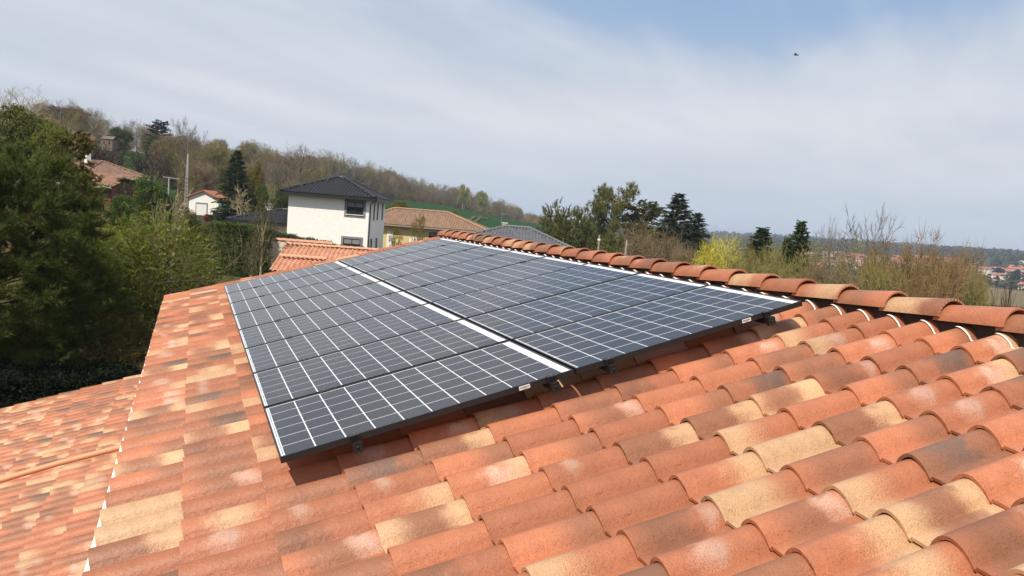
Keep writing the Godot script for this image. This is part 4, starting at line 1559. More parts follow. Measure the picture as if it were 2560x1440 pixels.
func make_vegetation():
	make_library()
	var m := {
		"grey_twig": bark(0.25, 0.215, 0.165), "brown_twig": bark(0.235, 0.185, 0.11), "rust_twig": bark(0.25, 0.172, 0.085), "pale_twig": bark(0.39, 0.325, 0.208), "dark_twig": bark(0.0715, 0.052, 0.0455), "olive_twig": bark(0.25, 0.225, 0.085), "yellow_twig": bark(0.546, 0.494, 0.078),
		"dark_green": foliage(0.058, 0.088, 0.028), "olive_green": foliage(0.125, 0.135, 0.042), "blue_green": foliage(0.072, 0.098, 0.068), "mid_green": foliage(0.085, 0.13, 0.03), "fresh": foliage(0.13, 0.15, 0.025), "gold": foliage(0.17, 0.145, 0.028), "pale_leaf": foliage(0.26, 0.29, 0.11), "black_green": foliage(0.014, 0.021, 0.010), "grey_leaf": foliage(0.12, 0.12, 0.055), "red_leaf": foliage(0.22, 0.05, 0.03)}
	mats.twigs = m
	for q in PLANTS:
		place(q[0], q[1], q[2], q[3], q[4], q[5], m[q[6]], m[q[7]], q[8], q[9], q[10], q[11] if q.size() > 11 else "", q[12] if q.size() > 12 else -999.0)
	# the bare wood along the top of the field
	var g := RandomNumberGenerator.new()
	g.seed = 61
	for k in 190:
		var f := float(k) / 189.0
		var az := lerpf(6.4, 27.4, f) + g.randf_range(-0.3, 0.3)
		var r := lerpf(300.0, 445.0, smoothstep(8.0, 26.0, az)) + (g.randf_range(3.0, 12.0) if k % 2 == 0 else g.randf_range(14.0, 50.0))
		var p := polar(az, r)
		var h: float = lerpf(13.5, 11.0, smoothstep(7.0, 17.0, az))
		h = lerpf(h, 5.0, smoothstep(19.0, 27.2, az)) * g.randf_range(0.62, 1.1)
		place(["low_bare", "twiggy", "low_bare", "shrub"][k % 4], g.randi() % 3, p.x, p.z, p.y + h, h * g.randf_range(0.75, 1.05), m[["brown_twig", "grey_twig", "pale_twig", "olive_twig", "brown_twig"][g.randi() % 5]], m.grey_twig, "bare_tree", "leafless brown tree in the wood along the top of the green field", "tree", "wood along the green field")
	var scrub := []
	var scrub_tones := []
	for k in 1500:
		var az := g.randf_range(6.2, 27.6)
		var r := lerpf(300.0, 445.0, smoothstep(8.0, 26.0, az)) + g.randf_range(0.0, 45.0)
		var sz := g.randf_range(1.0, 2.4) * lerpf(1.0, 0.55, smoothstep(19.0, 27.0, az))
		scrub.append(Transform3D(Basis(Vector3.UP, g.randf() * TAU) * Basis.from_scale(Vector3(sz, sz * 1.3, sz)), polar(az, r, sz * 0.8)))
		scrub_tones.append(Color(1, 0.9, 0.8) * g.randf_range(0.7, 1.3))
	# the bare wood on the hillside
	for k in 95:
		var az := g.randf_range(-10.0, 8.5)
		var r := g.randf_range(126.0, 270.0)
		if az > -6.5 and az < -1.5 and r > 125.0 and r < 215.0:
			r = g.randf_range(222.0, 275.0)
		var p := polar(az, r)
		var h := g.randf_range(4.0, 8.0)
		place(["low_bare", "twiggy", "bare", "low_bare"][k % 4], g.randi() % 3, p.x, p.z, p.y + h, h * g.randf_range(0.8, 1.1), m[["brown_twig", "grey_twig", "olive_twig", "brown_twig"][g.randi() % 4]], m.grey_twig, "bare_tree", "leafless tree in the wood on the hillside skyline", "tree", "wood on the hillside")
	for k in 1500:
		var az := g.randf_range(-10.5, 9.0)
		var r := g.randf_range(98.0, 265.0)
		if (az > -6.8 and az < -1.3 and r > 118.0 and r < 228.0) or (az > -5.0 and az < 5.0 and r < 122.0):
			continue
		var sz := g.randf_range(0.7, 2.0)
		scrub.append(Transform3D(Basis(Vector3.UP, g.randf() * TAU) * Basis.from_scale(Vector3(sz, sz * 1.2, sz)), polar(az, r, sz * 0.7)))
		scrub_tones.append(Color(1, 0.9, 0.8).lerp(Color(0.8, 1.1, 0.6), g.randf() * 0.6) * g.randf_range(0.7, 1.3))
	var under := many("undergrowth", twig_clump(40, 72), bark(0.20, 0.165, 0.09), self, scrub, scrub_tones)
	under.set_meta("kind", "stuff")
	under.set_meta("label", "brown undergrowth below the bare trees of the hill and ridge")
	under.set_meta("category", "undergrowth")
	# far woods beyond the valley: nobody could count them
	var places := []
	var colors := []
	var clump := leaf_clump(26, 0.30, 71, 1.2)
	for k in 5200:
		var az := g.randf_range(24.0, 74.0)
		var r := g.randf_range(560.0, 2300.0)
		if r < 1080.0 and az > 43.0 and g.randf() > 0.42:
			continue
		var sz := g.randf_range(2.6, 6.0) * (1.0 + r / 1600.0)
		var p := polar(az, r, sz * 0.45)
		places.append(Transform3D(Basis(Vector3.UP, g.randf() * TAU) * Basis.from_scale(Vector3(sz, sz * g.randf_range(0.7, 1.1), sz)), p))
		colors.append(Color(0.8, 1.0, 0.7).lerp(Color(1.5, 1.25, 0.95), g.randf()) * g.randf_range(0.6, 1.3))
	var far := many("distant_wood", clump, foliage(0.05, 0.055, 0.03, 0.2), self, places, colors)
	far.set_meta("kind", "stuff")
	far.set_meta("label", "hazy woods and hedges on the far side of the valley")
	far.set_meta("category", "wood")
	near_pine(m)
	near_acacia(m)
	hedges(m)
	palm(m)

func near_pine(m: Dictionary):
	# the big pine beside the lower roof: limbs, branchlets and tufts of long needles filling a broad dome
	var g := RandomNumberGenerator.new()
	g.seed = 81
	var at := Vector3(-5.25, -5.2, -17.2)
	var o := thing("big_pine", "big dense green pine at the left edge beside the lower roof", "tree", at)
	var t := MB.new()
	t.tube([Vector3(0, -0.1, 0), Vector3(0.1, 2.5, 0.1), Vector3(-0.05, 5.0, 0), Vector3(0, 7.2, 0)], [0.28, 0.22, 0.15, 0.03], 8)
	var places := []
	var colors := []
	var mid := Vector3(0, 4.35, 0)
	for w in 210:
		var e := asin(clampf(lerpf(-0.92, 0.99, (w + 0.5) / 210.0), -1, 1))
		var a := w * 2.39996 + g.randf_range(-0.2, 0.2)
		var d := Vector3(cos(a) * cos(e), sin(e), sin(a) * cos(e))
		var reach := g.randf_range(0.80, 1.08)
		var end := mid + d * Vector3(3.15, 2.95, 3.15) * reach
		var root := Vector3(0, clampf(end.y - 1.2, 0.8, 6.6), 0)
		t.tube([root, root.lerp(end, 0.5) + Vector3(0, -0.15, 0), end], [0.034, 0.020, 0.008], 3)
		var out := (end - root).normalized()
		for s in 10:
			var fs := 1.0 - pow(g.randf(), 1.5) * 0.55
			var p0 := root.lerp(end, fs)
			var sd := (out * 0.7 + Vector3(g.randfn(), 0.45 + g.randfn() * 0.6, g.randfn()) * 0.6).normalized()
			var p1 := p0 + sd * g.randf_range(0.2, 0.5)
			t.tube([p0, p1], [0.009, 0.005], 3)
			for i in 9:
				var p := p0.lerp(p1, g.randf_range(0.2, 1.1)) + Vector3(g.randfn(), g.randfn(), g.randfn()) * 0.05
				places.append(aim(sd + Vector3(g.randfn(), 0.4 + g.randfn() * 0.4, g.randfn()) * 0.4, g.randf_range(0.16, 0.26), p, 0.0))
				colors.append(tint(g, 0.55, 1.35, 0.45))
	part("trunk", t.mesh(), bark(0.06, 0.042, 0.03), o)
	part("crown", joined(places, colors, needle_tuft(20, 0.030, 1.2, 82)), foliage(0.088, 0.125, 0.030, 0.45), o)

func near_acacia(m: Dictionary):
	# yellow-green feathery trees beyond the lower roof
	var spots := [[Vector3(-1.45, -4.6, -20.6), 5.35, 1.95, "wide feathery yellow green tree behind the far end of the tiled roof", 84],
		[Vector3(-3.2, -4.6, -22.0), 4.75, 2.0, "feathery yellow green tree half hidden behind the big pine", 85],
		[Vector3(-1.9, -4.9, -17.4), 3.0, 1.35, "low brownish green shrub between the big pine and the tiled roof", 86]]
	for q in spots:
		var g := RandomNumberGenerator.new()
		g.seed = q[4]
		var o := thing("feathery_tree", q[3], "tree", q[0], 0.0, "feathery trees by the roof")
		var t := MB.new()
		var tips := []
		var op := {"n": [9, 7, 6], "ang": [52.0, 46.0, 42.0], "ratio": [0.85, 0.55, 0.5], "rr": 0.5, "taper": 0.5, "thin": 0.006, "wob": 0.22, "up": 0.22, "from": 0.25, "cone": 0.35, "trunk": 1.0, "r": 0.02}
		var twigs := MB.new()
		var h: float = q[1]
		var rad: float = q[2]
		op.thin = 0.005
		for k in 4:
			grow(twigs, Vector3(g.randf_range(-0.3, 0.3), -0.1, g.randf_range(-0.3, 0.3)), Vector3(g.randf_range(-0.25, 0.25), 1, g.randf_range(-0.25, 0.25)).normalized(), h * 0.62, 0.06, 0, 3, op, tips, g, t)
		var places := []
		var colors := []
		var count := int(1500.0 * rad * h / 2.6)
		for i in count:
			var d := Vector3(g.randfn(), g.randfn(), g.randfn()).normalized()
			var p := Vector3(0, h * 0.60, 0) + d * Vector3(rad, h * 0.41, rad) * pow(g.randf(), 0.35) * g.randf_range(0.85, 1.05)
			places.append(aim(Vector3(d.x, 0.25 + d.y * 0.6, d.z) + Vector3(g.randfn(), g.randfn(), g.randfn()) * 0.5, g.randf_range(0.11, 0.22), p, g.randf_range(-0.9, 0.9), true))
			var c := tint(g, 0.6, 1.3, 0.2)
			if g.randf() < 0.22:
				c = c * Color(0.85, 0.62, 0.55)
			colors.append(c)
		part("trunk", t.mesh(), bark(0.16, 0.12, 0.08), o)
		part("branches", twigs.mesh(), bark(0.24, 0.19, 0.12), o)
		part("crown", joined(places, colors, frond(87, 6, 0.3)), foliage(0.235, 0.31, 0.058, 0.5) if q[4] != 86 else foliage(0.17, 0.145, 0.04, 0.4), o)

func hedges(m: Dictionary):
	var leaves := leaf_clump(30, 0.17, 95)
	var list := [
		# x, z, half length, half depth, height (or, for the far ones, top), turn, colour, label
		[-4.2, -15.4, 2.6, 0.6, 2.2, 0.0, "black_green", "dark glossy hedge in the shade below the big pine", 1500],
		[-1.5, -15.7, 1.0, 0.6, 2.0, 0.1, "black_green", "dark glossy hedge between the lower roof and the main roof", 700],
		[4.72, -44.76, 0.62, 0.5, -0.74, -0.39, "dark_green", "clipped dark hedge left of the gap, behind the orange outbuilding", 420],
		[5.86, -44.27, 0.55, 0.5, -0.89, -0.39, "dark_green", "short clipped hedge, second along the white house", 330],
		[6.83, -43.86, 0.5, 0.5, -1, -0.39, "dark_green", "clipped hedge, third along the white house", 360],
		[8.23, -43.27, 0.95, 0.5, -1.14, -0.39, "dark_green", "clipped hedge by the lower white house window", 380],
		[2.87, -42.3, 0.9, 0.5, -0.45, -0.2, "dark_green", "tall dark cypress hedge left of the orange outbuilding", 900],
		[1.71, -42.8, 0.95, 0.5, -0.25, -0.2, "mid_green", "tall green hedge in front of the low white wing", 800]]
	for q in list:
		var g := RandomNumberGenerator.new()
		g.seed = int(q[8]) + 3
		var y := ground_y(q[0], q[1])
		if q[1] < -30.0:
			q[4] = q[4] - y          # listed by the height of its top
		var o := thing("hedge", q[7], "hedge", Vector3(q[0], y, q[1]), q[5], "garden hedges")
		var t := MB.new()
		for k in 7:
			var x: float = lerpf(-q[2], q[2], (k + 0.5) / 7.0)
			t.tube([Vector3(x, -0.1, 0), Vector3(x + g.randf_range(-0.1, 0.1), q[4] * 0.8, 0)], [0.04, 0.012], 4)
		var places := []
		var colors := []
		for i in int(q[8]):
			var p := Vector3(g.randf_range(-1, 1), g.randf_range(0, 1), g.randf_range(-1, 1))
			# mostly in the outer skin
			var ax := g.randi() % 5
			if ax < 2:
				p.y = 1.0 - absf(g.randfn()) * 0.06
			elif ax < 4:
				p.z = (1.0 if g.randf() > 0.3 else -1.0) * (1.0 - absf(g.randfn()) * 0.2)
			places.append(aim(Vector3(g.randfn(), 1, g.randfn()), g.randf_range(0.13, 0.24), Vector3(p.x * q[2], p.y * q[4], p.z * q[3]), g.randf() * TAU))
			colors.append(tint(g, 0.6, 1.4, 0.2))
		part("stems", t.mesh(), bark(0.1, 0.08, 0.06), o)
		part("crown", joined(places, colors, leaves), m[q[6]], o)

func palm(m: Dictionary):
	var g := RandomNumberGenerator.new()
	g.seed = 99
	var x := -5.5
	var z := -66.0
	var y := ground_y(x, z)
	var o := thing("palm_tree", "fan palm with drooping fronds in front of the brown house", "tree", Vector3(x, y, z))
	var t := MB.new()
	var h := 1.45 - y
	t.tube([Vector3(0, -0.1, 0), Vector3(0.05, h * 0.5, 0), Vector3(0, h, 0)], [0.20, 0.17, 0.15], 8)
	part("trunk", t.mesh(), bark(0.12, 0.09, 0.06), o)
	for k in 30:
		var b := MB.new()
		var a := k * 2.4
		var e := g.randf_range(-0.7, 0.9)
		var d := Vector3(cos(a) * cos(e), sin(e), sin(a) * cos(e))
		var root := Vector3(0, h, 0)
		var end := root + d * g.randf_range(0.5, 0.75)
		b.tube([root, end], [0.02, 0.012], 3)
		var s := d.cross(Vector3.UP).normalized()
		for i in 13:
			var f := lerpf(-1.25, 1.25, i / 12.0)
			var v := d.rotated(s.cross(d).normalized(), f)
			var tip := end + v * 0.62 + Vector3(0, -0.16 * g.randf(), 0)
			var w := v.cross(s.cross(d)).normalized() * 0.035
			b.tri(end - w, end + w, tip)
		part("frond", b.mesh(), foliage(0.05, 0.068, 0.022) if k < 25 else foliage(0.28, 0.23, 0.06), o)

# ------------------------------------------------------------------ poles, pipe, bird
func make_small_things():
	var su := Vector3(cos(SLOPE), sin(SLOPE), 0)
	var n := Vector3(-sin(SLOPE), cos(SLOPE), 0)
	var concrete := plain(0.33, 0.33, 0.32, 0.9)
	# tall concrete power pole, ladder-like openings in its lower part
	var o := thing("power_pole", "tall pale concrete power pole left of the white garage", "pole", Vector3(-1.45, ground_y(-1.45, -116.0), -116.0), VIEW_TURN)
	var h := 6.85 - o.position.y
	var b := MB.new()
	for s in [-1.0, 1.0]:
		b.quad(Vector3(s * 0.19 - 0.04, -0.2, 0.1), Vector3(s * 0.19 + 0.04, -0.2, 0.1), Vector3(s * 0.07 + 0.03, h, 0.06), Vector3(s * 0.07 - 0.03, h, 0.06))
		b.quad(Vector3(s * 0.19 + 0.04, -0.2, -0.1), Vector3(s * 0.19 - 0.04, -0.2, -0.1), Vector3(s * 0.07 - 0.03, h, -0.06), Vector3(s * 0.07 + 0.03, h, -0.06))
		b.quad(Vector3(s * 0.19 + 0.04 * s, -0.2, 0.1), Vector3(s * 0.19 + 0.04 * s, -0.2, -0.1), Vector3(s * 0.07 + 0.03 * s, h, -0.06), Vector3(s * 0.07 + 0.03 * s, h, 0.06))
		b.quad(Vector3(s * 0.19 - 0.04 * s, -0.2, -0.1), Vector3(s * 0.19 - 0.04 * s, -0.2, 0.1), Vector3(s * 0.07 - 0.03 * s, h, 0.06), Vector3(s * 0.07 - 0.03 * s, h, -0.06))
	b.box(Vector3(-0.05, h * 0.55, -0.05), Vector3(0.05, h - 0.01, 0.05))
	part("shaft", b.mesh(), concrete, o)
	for k in 7:
		var f := 0.06 + k * 0.07
		box_part("web", Vector3(-lerpf(0.145, 0.05, f), h * f, -0.045), Vector3(lerpf(0.145, 0.05, f), h * f + 0.14, 0.045), concrete, o)
	o = thing("utility_pole", "shorter grey pole with crossarm left of the tall power pole", "pole", Vector3(-3.33, ground_y(-3.33, -100.7), -100.7), VIEW_TURN)
	h = 3.1 - o.position.y
	b = MB.new()
	b.tube([Vector3(0, -0.1, 0), Vector3(0, h, 0)], [0.12, 0.09], 8, true)
	part("shaft", b.mesh(), concrete, o)
	b = MB.new()
	b.box(Vector3(-1.0, h - 0.10, -0.04), Vector3(1.0, h - 0.02, 0.04), Transform3D(Basis(Vector3(0, 0, 1), -0.06), Vector3.ZERO))
	part("crossarm", b.mesh(), concrete, o)
	o = thing("street_lamp", "slender grey pole with a white lamp cap in front of the pines", "pole", Vector3(21.3, ground_y(21.3, -35.8), -35.8))
	h = 0.80 - o.position.y
	b = MB.new()
	b.tube([Vector3(0, -0.1, 0), Vector3(0.02, h * 0.6, 0), Vector3(0.0, h, 0)], [0.09, 0.07, 0.05], 8, true)
	part("shaft", b.mesh(), bark(0.30, 0.27, 0.23), o)
	b = MB.new()
	b.tube([Vector3(0, h - 0.34, 0), Vector3(0, h - 0.30, 0), Vector3(0, h - 0.24, 0), Vector3(0, h - 0.22, 0)], [0.05, 0.10, 0.10, 0.05], 10, true)
	part("lamp_cap", b.mesh(), mats.white_pvc, o)
	o = thing("wooden_pole", "thin pale wooden pole leaning in front of the brown bush", "pole", Vector3(22.8, ground_y(22.8, -35.2), -35.2))
	h = 0.60 - o.position.y
	b = MB.new()
	b.tube([Vector3(-0.25, -0.1, 0), Vector3(0, h, 0)], [0.07, 0.05], 7, true)
	part("shaft", b.mesh(), bark(0.36, 0.33, 0.28), o)
	# orange conduit lying down the lower roof
	o = thing("orange_conduit", "orange plastic conduit running down the lower tiled roof", "pipe")
	b = MB.new()
	var top := -n * (2.1 - 0.035)
	var pts := [top + su * -1.0 + Vector3(0, 0, -8.42), top + su * -1.95 + Vector3(0, 0, -8.50), top + su * -2.75 + Vector3(0, 0, -8.56), top + su * -3.6 + Vector3(0, 0, -8.50), top + su * -5.2 + Vector3(0, 0, -8.42)]
	b.tube(pts, [0.042, 0.042, 0.042, 0.042, 0.042], 12, true)
	part("pipe", b.mesh(), mats.conduit, o)
	b = MB.new()
	b.tube([pts[1].lerp(pts[2], 0.1), pts[1].lerp(pts[2], 0.2)], [0.047, 0.047], 12, true)
	part("coupling", b.mesh(), mats.conduit, o)
	# a bird far up in the sky
	o = thing("flying_bird", "tiny dark bird gliding high in the sky at the right", "bird", Vector3(49.1, 18.0, -53.1), 0.6)
	b = MB.new()
	b.tube([Vector3(0, 0, -0.22), Vector3(0, 0.02, -0.1), Vector3(0, 0, 0.12), Vector3(0, 0, 0.3)], [0.01, 0.06, 0.05, 0.01], 6, true)
	part("body", b.mesh(), mats.dark, o)
	for s in [-1.0, 1.0]:
		b = MB.new()
		b.quad(Vector3(0, 0.03, -0.08), Vector3(0, 0.03, 0.08), Vector3(s * 0.3, 0.10, 0.08), Vector3(s * 0.3, 0.10, -0.06))
		b.tri(Vector3(s * 0.3, 0.10, -0.06), Vector3(s * 0.3, 0.10, 0.08), Vector3(s * 0.62, 0.02, 0.05))
		part("wing", b.mesh(), mats.dark, o)

const PLANTS := [
	# kind, variant, x, z, height of its top, width, crown, trunk, name, label, category
	["round_conifer", 0, 30.61, -59.37, 3.12, 6.12, "olive_green", "brown_twig", "broad_conifer", "broad olive green conifer, leftmost of the evergreens right of centre", "tree"],
	["pine", 0, 37.44, -63.26, 5.23, 7.33, "olive_green", "brown_twig", "tall_pine", "tallest dark pine standing among the evergreens right of centre", "tree"],
	["cedar", 1, 39.12, -60.28, 4.22, 7.2, "olive_green", "brown_twig", "spreading_cedar", "spreading green cedar just right of the tallest pine", "tree"],
	["pine", 1, 45.9, -66.0, 2.52, 3.17, "dark_green", "brown_twig", "small_pine", "small dark pine between the cedar and the blue spruce", "tree"],
	["round_conifer", 1, 40.17, -70.51, 2.05, 4.76, "mid_green", "brown_twig", "green_conifer", "lower green conifer left of the tallest pine", "tree"],
	["dense_spruce", 0, 36.97, -51.44, 4.69, 8.43, "blue_green", "brown_twig", "blue_spruce", "slender pointed blue green spruce right of the cedar", "tree"],
	["dense_spruce", 0, 35.38, -46.51, 3.03, 8.11, "blue_green", "brown_twig", "blue_spruce", "shorter blue green spruce beside the pointed spruce", "tree"],
	["bush", 0, 28.88, -46.82, 0.83, 3.94, "olive_green", "brown_twig", "round_shrub", "olive shrub below the tallest pine, behind the ridge", "tree"],
	["shrub", 0, 25.24, -36.43, 1.39, 5.39, "brown_twig", "brown_twig", "bare_shrub", "rounded brown leafless shrub in front of the cedar", "shrub"],
	["twiggy", 1, 25.37, -33.05, 0.68, 2.99, "brown_twig", "brown_twig", "bare_shrub", "low brown twiggy shrub beneath the blue spruces", "shrub"],
	["shrub", 2, 26.32, -30.52, 1.17, 4.67, "yellow_twig", "olive_twig", "willow_shrub", "bright yellow green willow shrub behind the ridge", "shrub"],
	["shrub", 1, 24.34, -25.9, 1.0, 3.86, "olive_twig", "brown_twig", "bare_shrub", "tangled olive brown shrub right of the yellow willow", "shrub"],
	["dense_spruce", 0, 35.46, -38.78, 2.22, 7.16, "dark_green", "brown_twig", "dark_conifer", "rounded dark green conifer right of the yellow willow", "tree"],
	["dense_spruce", 0, 36.44, -36.26, 2.83, 5.24, "dark_green", "brown_twig", "dark_conifer", "pointed dark green conifer behind the bare trees", "tree"],
	["dense_spruce", 0, 34.27, -34.88, 1.67, 4.24, "dark_green", "brown_twig", "dark_conifer", "short dark conifer at the foot of the pointed conifer", "tree"],
	["twiggy", 2, 21.58, -20.5, 0.81, 2.98, "olive_twig", "brown_twig", "bare_shrub", "brown leafless shrub in front of the dark conifers", "shrub"],
	["bare", 3, 25.57, -22.2, 1.86, 2.83, "grey_twig", "grey_twig", "bare_tree", "tall thin grey leafless tree, left one above the ridge", "tree"],
	["bare", 4, 28.45, -23.24, 2.51, 3.75, "grey_twig", "grey_twig", "bare_tree", "tall grey leafless tree with upright twigs right of the conifers", "tree"],
	["budding", 1, 23.08, -18.83, 1.2, 3.67, "olive_twig", "grey_twig", "bare_tree", "low twiggy grey brown tree between the tall bare trees", "tree"],
	["twiggy", 0, 21.34, -18.42, 0.78, 2.46, "brown_twig", "brown_twig", "bare_shrub", "tangled brown shrub close behind the ridge right of the conifers", "shrub"],
	["twiggy", 0, 22.4, -15.89, 1.63, 3.52, "rust_twig", "brown_twig", "rusty_tree", "rust brown budding tree, left of the two by the town", "tree"],
	["twiggy", 1, 23.0, -14.55, 1.58, 3.39, "rust_twig", "brown_twig", "rusty_tree", "rust brown budding tree, right of the two by the town", "tree"],
	["twiggy", 1, 19.41, -13.81, 0.96, 2.45, "olive_twig", "brown_twig", "bare_shrub", "tangled brown shrub below the left rusty tree", "shrub"],
	["twiggy", 2, 19.65, -12.62, 1.01, 2.86, "rust_twig", "brown_twig", "bare_shrub", "rust brown shrub between and below the two rusty trees", "shrub"],
	["twiggy", 1, 22.92, -13.43, 0.9, 1.7, "olive_twig", "brown_twig", "bare_shrub", "olive brown shrub right of the rusty trees below the town", "shrub"],
	["budding", 0, 23.87, -21.74, 0.95, 3.18, "olive_twig", "brown_twig", "bare_tree", "olive twiggy tree in front of the pointed dark conifer", "tree"],
	["twiggy", 0, 22.92, -24.3, 0.91, 3.17, "olive_twig", "brown_twig", "bare_shrub", "dense olive twiggy shrub right of the yellow willow", "shrub"],
	["twiggy", 0, 24.87, -35.49, 1.36, 4.43, "brown_twig", "brown_twig", "bare_shrub", "dense brown twiggy shrub in front of the cedar, rounder one", "shrub"],
	["twiggy", 2, 25.55, -29.76, 1.14, 3.71, "yellow_twig", "olive_twig", "willow_shrub", "dense yellow green willow just behind the ridge", "shrub"],
	["bare", 3, 28.07, -17.85, 1.27, 1.94, "pale_twig", "pale_twig", "bare_tree", "slim pale birch like tree beside the town", "tree"],
	["bush", 1, 25.49, -15.54, 0.07, 1.56, "fresh", "olive_twig", "green_shrub", "yellow green shrub at the edge of the dry field", "shrub"],
	["shrub", 2, 20.71, -11.05, 0.54, 1.68, "dark_twig", "dark_twig", "bare_shrub", "dark bare shrub at the right edge, left one", "shrub"],
	["shrub", 0, 20.3, -10.17, 0.86, 1.6, "dark_twig", "dark_twig", "bare_shrub", "dark bare shrub cut by the right edge", "shrub"],
	["slim", 0, 194.52, -165.47, 6.5, 2.6, "pale_twig", "pale_twig", "bare_poplar", "pale bare poplar on the skyline, left of two", "tree"],
	["slim", 0, 197.5, -164.19, 6.05, 2.13, "pale_twig", "pale_twig", "bare_poplar", "pale bare poplar on the skyline, right of two", "tree"],
	["leafy", 0, 614.65, -435.28, -6.25, 12.52, "black_green", "brown_twig", "stone_pine", "dark round stone pine among the houses of the town", "tree"],
	["leafy", 0, 659.6, -481.85, -5.89, 9.37, "black_green", "brown_twig", "stone_pine", "small dark pine at the left of the town", "tree"],
	["leafy", 0, 608.74, -416.0, -6.15, 7.66, "black_green", "brown_twig", "stone_pine", "pointed dark tree at the right of the town", "tree"],
	["leafy", 0, 1212.83, -851.92, 17.06, 10.29, "black_green", "brown_twig", "stone_pine", "dark tree on the far skyline above the town", "tree"],
	["leafy", 0, 1193.88, -859.53, 14.16, 11.58, "black_green", "brown_twig", "stone_pine", "round dark tree on the far skyline left of the pointed one", "tree"],
	["cedar", 1, -5.19, -34.08, 3.65, 2.55, "gold", "brown_twig", "golden_cedar", "layered cedar with golden tips behind the big pine", "tree"],
	["leafy", 0, -13.25, -69.33, 7.49, 6.38, "fresh", "olive_twig", "budding_tree", "yellow green budding tree at the left edge above the pine", "tree"],
	["leafy", 1, -10.31, -63.62, 6.02, 3.88, "fresh", "olive_twig", "budding_tree", "yellow green budding tree left of the golden cedar", "tree"],
	["bare", 1, -16.17, -88.23, 10.52, 7.63, "pale_twig", "grey_twig", "bare_tree", "tall leafless tree at top left above the yellow green tree", "tree"],
	["bare", 2, -18.98, -91.52, 9.93, 3.71, "pale_twig", "grey_twig", "bare_tree", "leafless tree cut by the left edge of the picture", "tree"],
	["cedar", 0, -27.59, -188.24, 17.51, 8.49, "black_green", "dark_twig", "hill_cedar", "dark flat topped cedar on the hilltop, left one", "tree"],
	["cedar", 1, -23.07, -186.3, 16.8, 5.94, "black_green", "dark_twig", "hill_cedar", "dark cedar on the hilltop right of the flat topped one", "tree"],
	["bare", 0, -18.41, -178.84, 16.01, 3.46, "pale_twig", "grey_twig", "round_tree", "small round pale tree on the hilltop", "tree"],
	["bush", 0, -15.95, -188.55, 14.53, 6.12, "dark_green", "dark_twig", "dark_shrub", "dark evergreen on the hilltop right of the round tree", "tree"],
	["bush", 1, -15.26, -177.12, 11.68, 3.62, "grey_leaf", "dark_twig", "grey_shrub", "grey blossoming shrub at the edge of the hilltop meadow", "tree"],
	["bare", 1, -12.52, -189.51, 16.67, 6.55, "grey_twig", "grey_twig", "bare_tree", "leafless tree left of the dark cedar on the skyline", "tree"],
	["cedar", 0, -8.02, -183.29, 16.76, 5.71, "black_green", "dark_twig", "hill_cedar", "dark cedar standing alone on the skyline above the meadow", "tree"],
	["bush", 0, -8.18, -178.68, 13.25, 5.06, "dark_green", "dark_twig", "dark_shrub", "dark evergreen below the lone skyline cedar", "tree"],
	["twiggy", 0, -4.17, -142.03, 11.34, 8.15, "brown_twig", "brown_twig", "bare_tree", "brown twiggy tree left of the tallest bare tree", "tree"],
	["bare", 3, -1.31, -134.45, 12.73, 8.43, "grey_twig", "grey_twig", "bare_tree", "tallest leafless tree, behind the power pole", "tree"],
	["bare", 4, -2.67, -119.3, 7.6, 5.19, "olive_twig", "brown_twig", "bare_tree", "thin olive brown tree just left of the power pole", "tree"],
	["twiggy", 1, 2.73, -158.76, 11.65, 9.26, "olive_twig", "brown_twig", "bare_tree", "olive brown leafless tree left of the dark spruce", "tree"],
	["twiggy", 2, 0.53, -130.92, 6.53, 6.38, "brown_twig", "brown_twig", "bare_tree", "brown leafless tree right of the power pole", "tree"],
	["bare", 2, 10.0, -161.2, 11.97, 7.18, "grey_twig", "grey_twig", "bare_tree", "grey leafless tree behind the yellow ivy tree", "tree"],
	["dense_spruce", 0, 3.91, -90.39, 6.72, 6.34, "dark_green", "brown_twig", "dark_spruce", "big dark green spruce behind the white garage", "tree"],
	["bush", 0, 6.53, -96.84, 5.94, 2.93, "gold", "brown_twig", "ivy_tree", "yellow green ivy covered tree beside the dark spruce", "tree"],
	["bush", 1, 6.93, -93.16, 3.34, 2.18, "mid_green", "brown_twig", "ivy_shrub", "green shrub below the yellow ivy tree", "shrub"],
	["twiggy", 0, 16.08, -169.48, 11.26, 8.07, "brown_twig", "brown_twig", "bare_tree", "brown twiggy tree left of the great bare oak", "tree"],
	["bare", 1, 17.95, -152.45, 11.87, 11.58, "grey_twig", "dark_twig", "bare_oak", "great wide leafless oak above the white house roof", "tree"],
	["bare", 2, 25.44, -173.31, 12.42, 9.74, "grey_twig", "grey_twig", "bare_tree", "leafless tree right of the great bare oak", "tree"],
	["knobby", 0, -11.0, -94.35, 6.0, 4.87, "dark_twig", "dark_twig", "pollarded_tree", "dark pollarded tree just right of the golden cedar", "tree"],
	["knobby", 1, -9.2, -104.49, 6.21, 4.94, "dark_twig", "dark_twig", "pollarded_tree", "dark pollarded tree above the brown house chimney", "tree"],
	["knobby", 0, -7.46, -108.12, 6.29, 4.12, "dark_twig", "dark_twig", "pollarded_tree", "dark pollarded tree above the right end of the brown roof", "tree"],
	["knobby", 1, -5.27, -107.23, 6.48, 4.63, "dark_twig", "dark_twig", "pollarded_tree", "dark pollarded tree left of the thin olive tree", "tree"],
	["knobby", 0, -10.27, -100.55, 5.79, 3.79, "dark_twig", "dark_twig", "pollarded_tree", "dark pollarded tree above the brown house ridge", "tree"],
	["bush", 0, -3.64, -62.69, 2.5, 3.4, "mid_green", "brown_twig", "green_bush", "tall fresh green bush right of the palm", "shrub"],
	["bush", 1, -2.52, -64.3, 1.47, 2.55, "mid_green", "brown_twig", "green_bush", "green bush below the short utility pole", "shrub"],
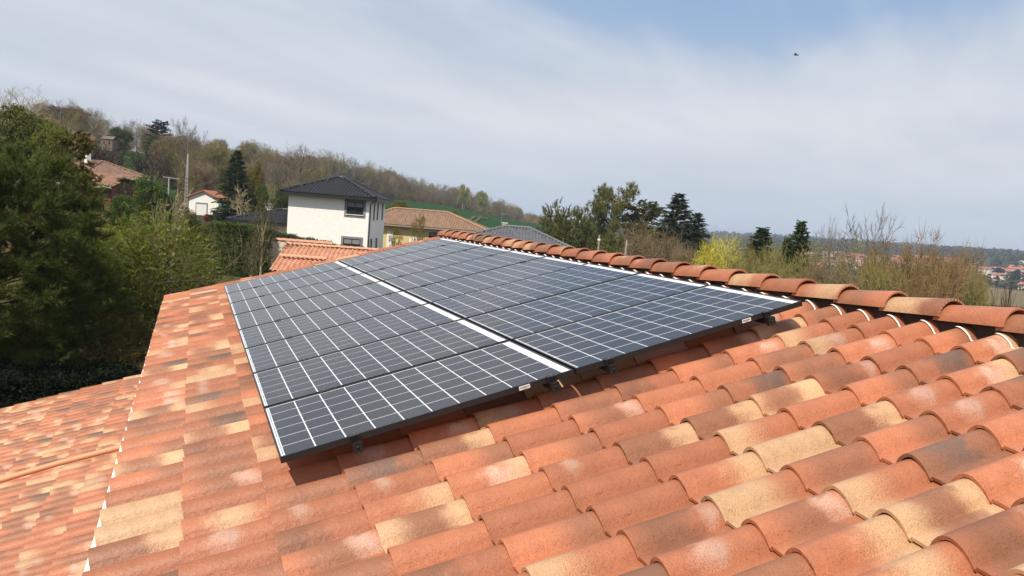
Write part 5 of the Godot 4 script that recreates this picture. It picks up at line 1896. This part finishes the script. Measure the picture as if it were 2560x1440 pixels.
	["bush", 1, -4.9, -54.37, 1.05, 2.14, "mid_green", "brown_twig", "green_bush", "green bush below the palm", "shrub"],
	["bush", 0, -0.77, -50.41, 0.32, 2.32, "olive_green", "brown_twig", "olive_bush", "olive bush in front of the white garage", "shrub"],
	["bush", 1, 0.9, -54.0, -0.33, 3.06, "olive_green", "brown_twig", "olive_bush", "olive bush in front of the low white wing", "shrub"],
	["knobby", 0, -1.22, -35.47, 1.29, 2.04, "pale_twig", "pale_twig", "pruned_tree", "pale pruned tree with bare forked branches behind the feathery tree", "tree"],
	["knobby", 1, 3.78, -79.16, 2.42, 3.21, "pale_twig", "brown_twig", "fruit_tree", "small bare fruit tree by the white chimney", "tree"],
	["bush", 0, 7.94, -77.46, 2.69, 3.21, "dark_green", "brown_twig", "dark_bush", "dark evergreen bush at the left corner of the white house", "shrub"],
	["bush", 1, 1.23, -92.96, -0.82, 1.57, "red_leaf", "brown_twig", "red_shrub", "small red leaved shrub in front of the garage", "shrub"],
	["thin_leafy", 0, 3.06, -40.29, 2.09, 2.05, "grey_leaf", "pale_twig", "slender_tree", "slender olive leaved tree in front of the white house wing", "tree"],
	["thin_leafy", 1, 2.43, -38.12, -0.61, 1.24, "grey_leaf", "pale_twig", "small_tree", "small pinkish grey tree with a pale leaning trunk", "tree"],
	["thin_leafy", 0, 15.97, -62.99, 0.08, 1.61, "gold", "brown_twig", "young_tree", "young budding tree against the yellow house wall, left one", "tree"],
	["thin_leafy", 1, 17.32, -60.39, 1.46, 1.9, "gold", "brown_twig", "young_tree", "young budding tree in front of the yellow house roof", "tree"],
	["bush", 1, 36.3, -144.01, 3.44, 4.63, "gold", "brown_twig", "field_shrub", "golden shrub at the foot of the green field, left of two", "shrub"],
	["bush", 0, 46.36, -139.71, 2.22, 3.09, "gold", "brown_twig", "field_shrub", "golden shrub at the foot of the green field, right of two", "shrub"],
	["leafy", 0, 119.64, -355.25, 16.74, 6.95, "pale_leaf", "pale_twig", "pale_tree", "pale green budding tree in the ridge wood, left of two", "tree"],
	["leafy", 1, 131.74, -360.9, 14.76, 7.93, "pale_leaf", "pale_twig", "pale_tree", "pale green budding tree in the ridge wood, right of two", "tree"]]
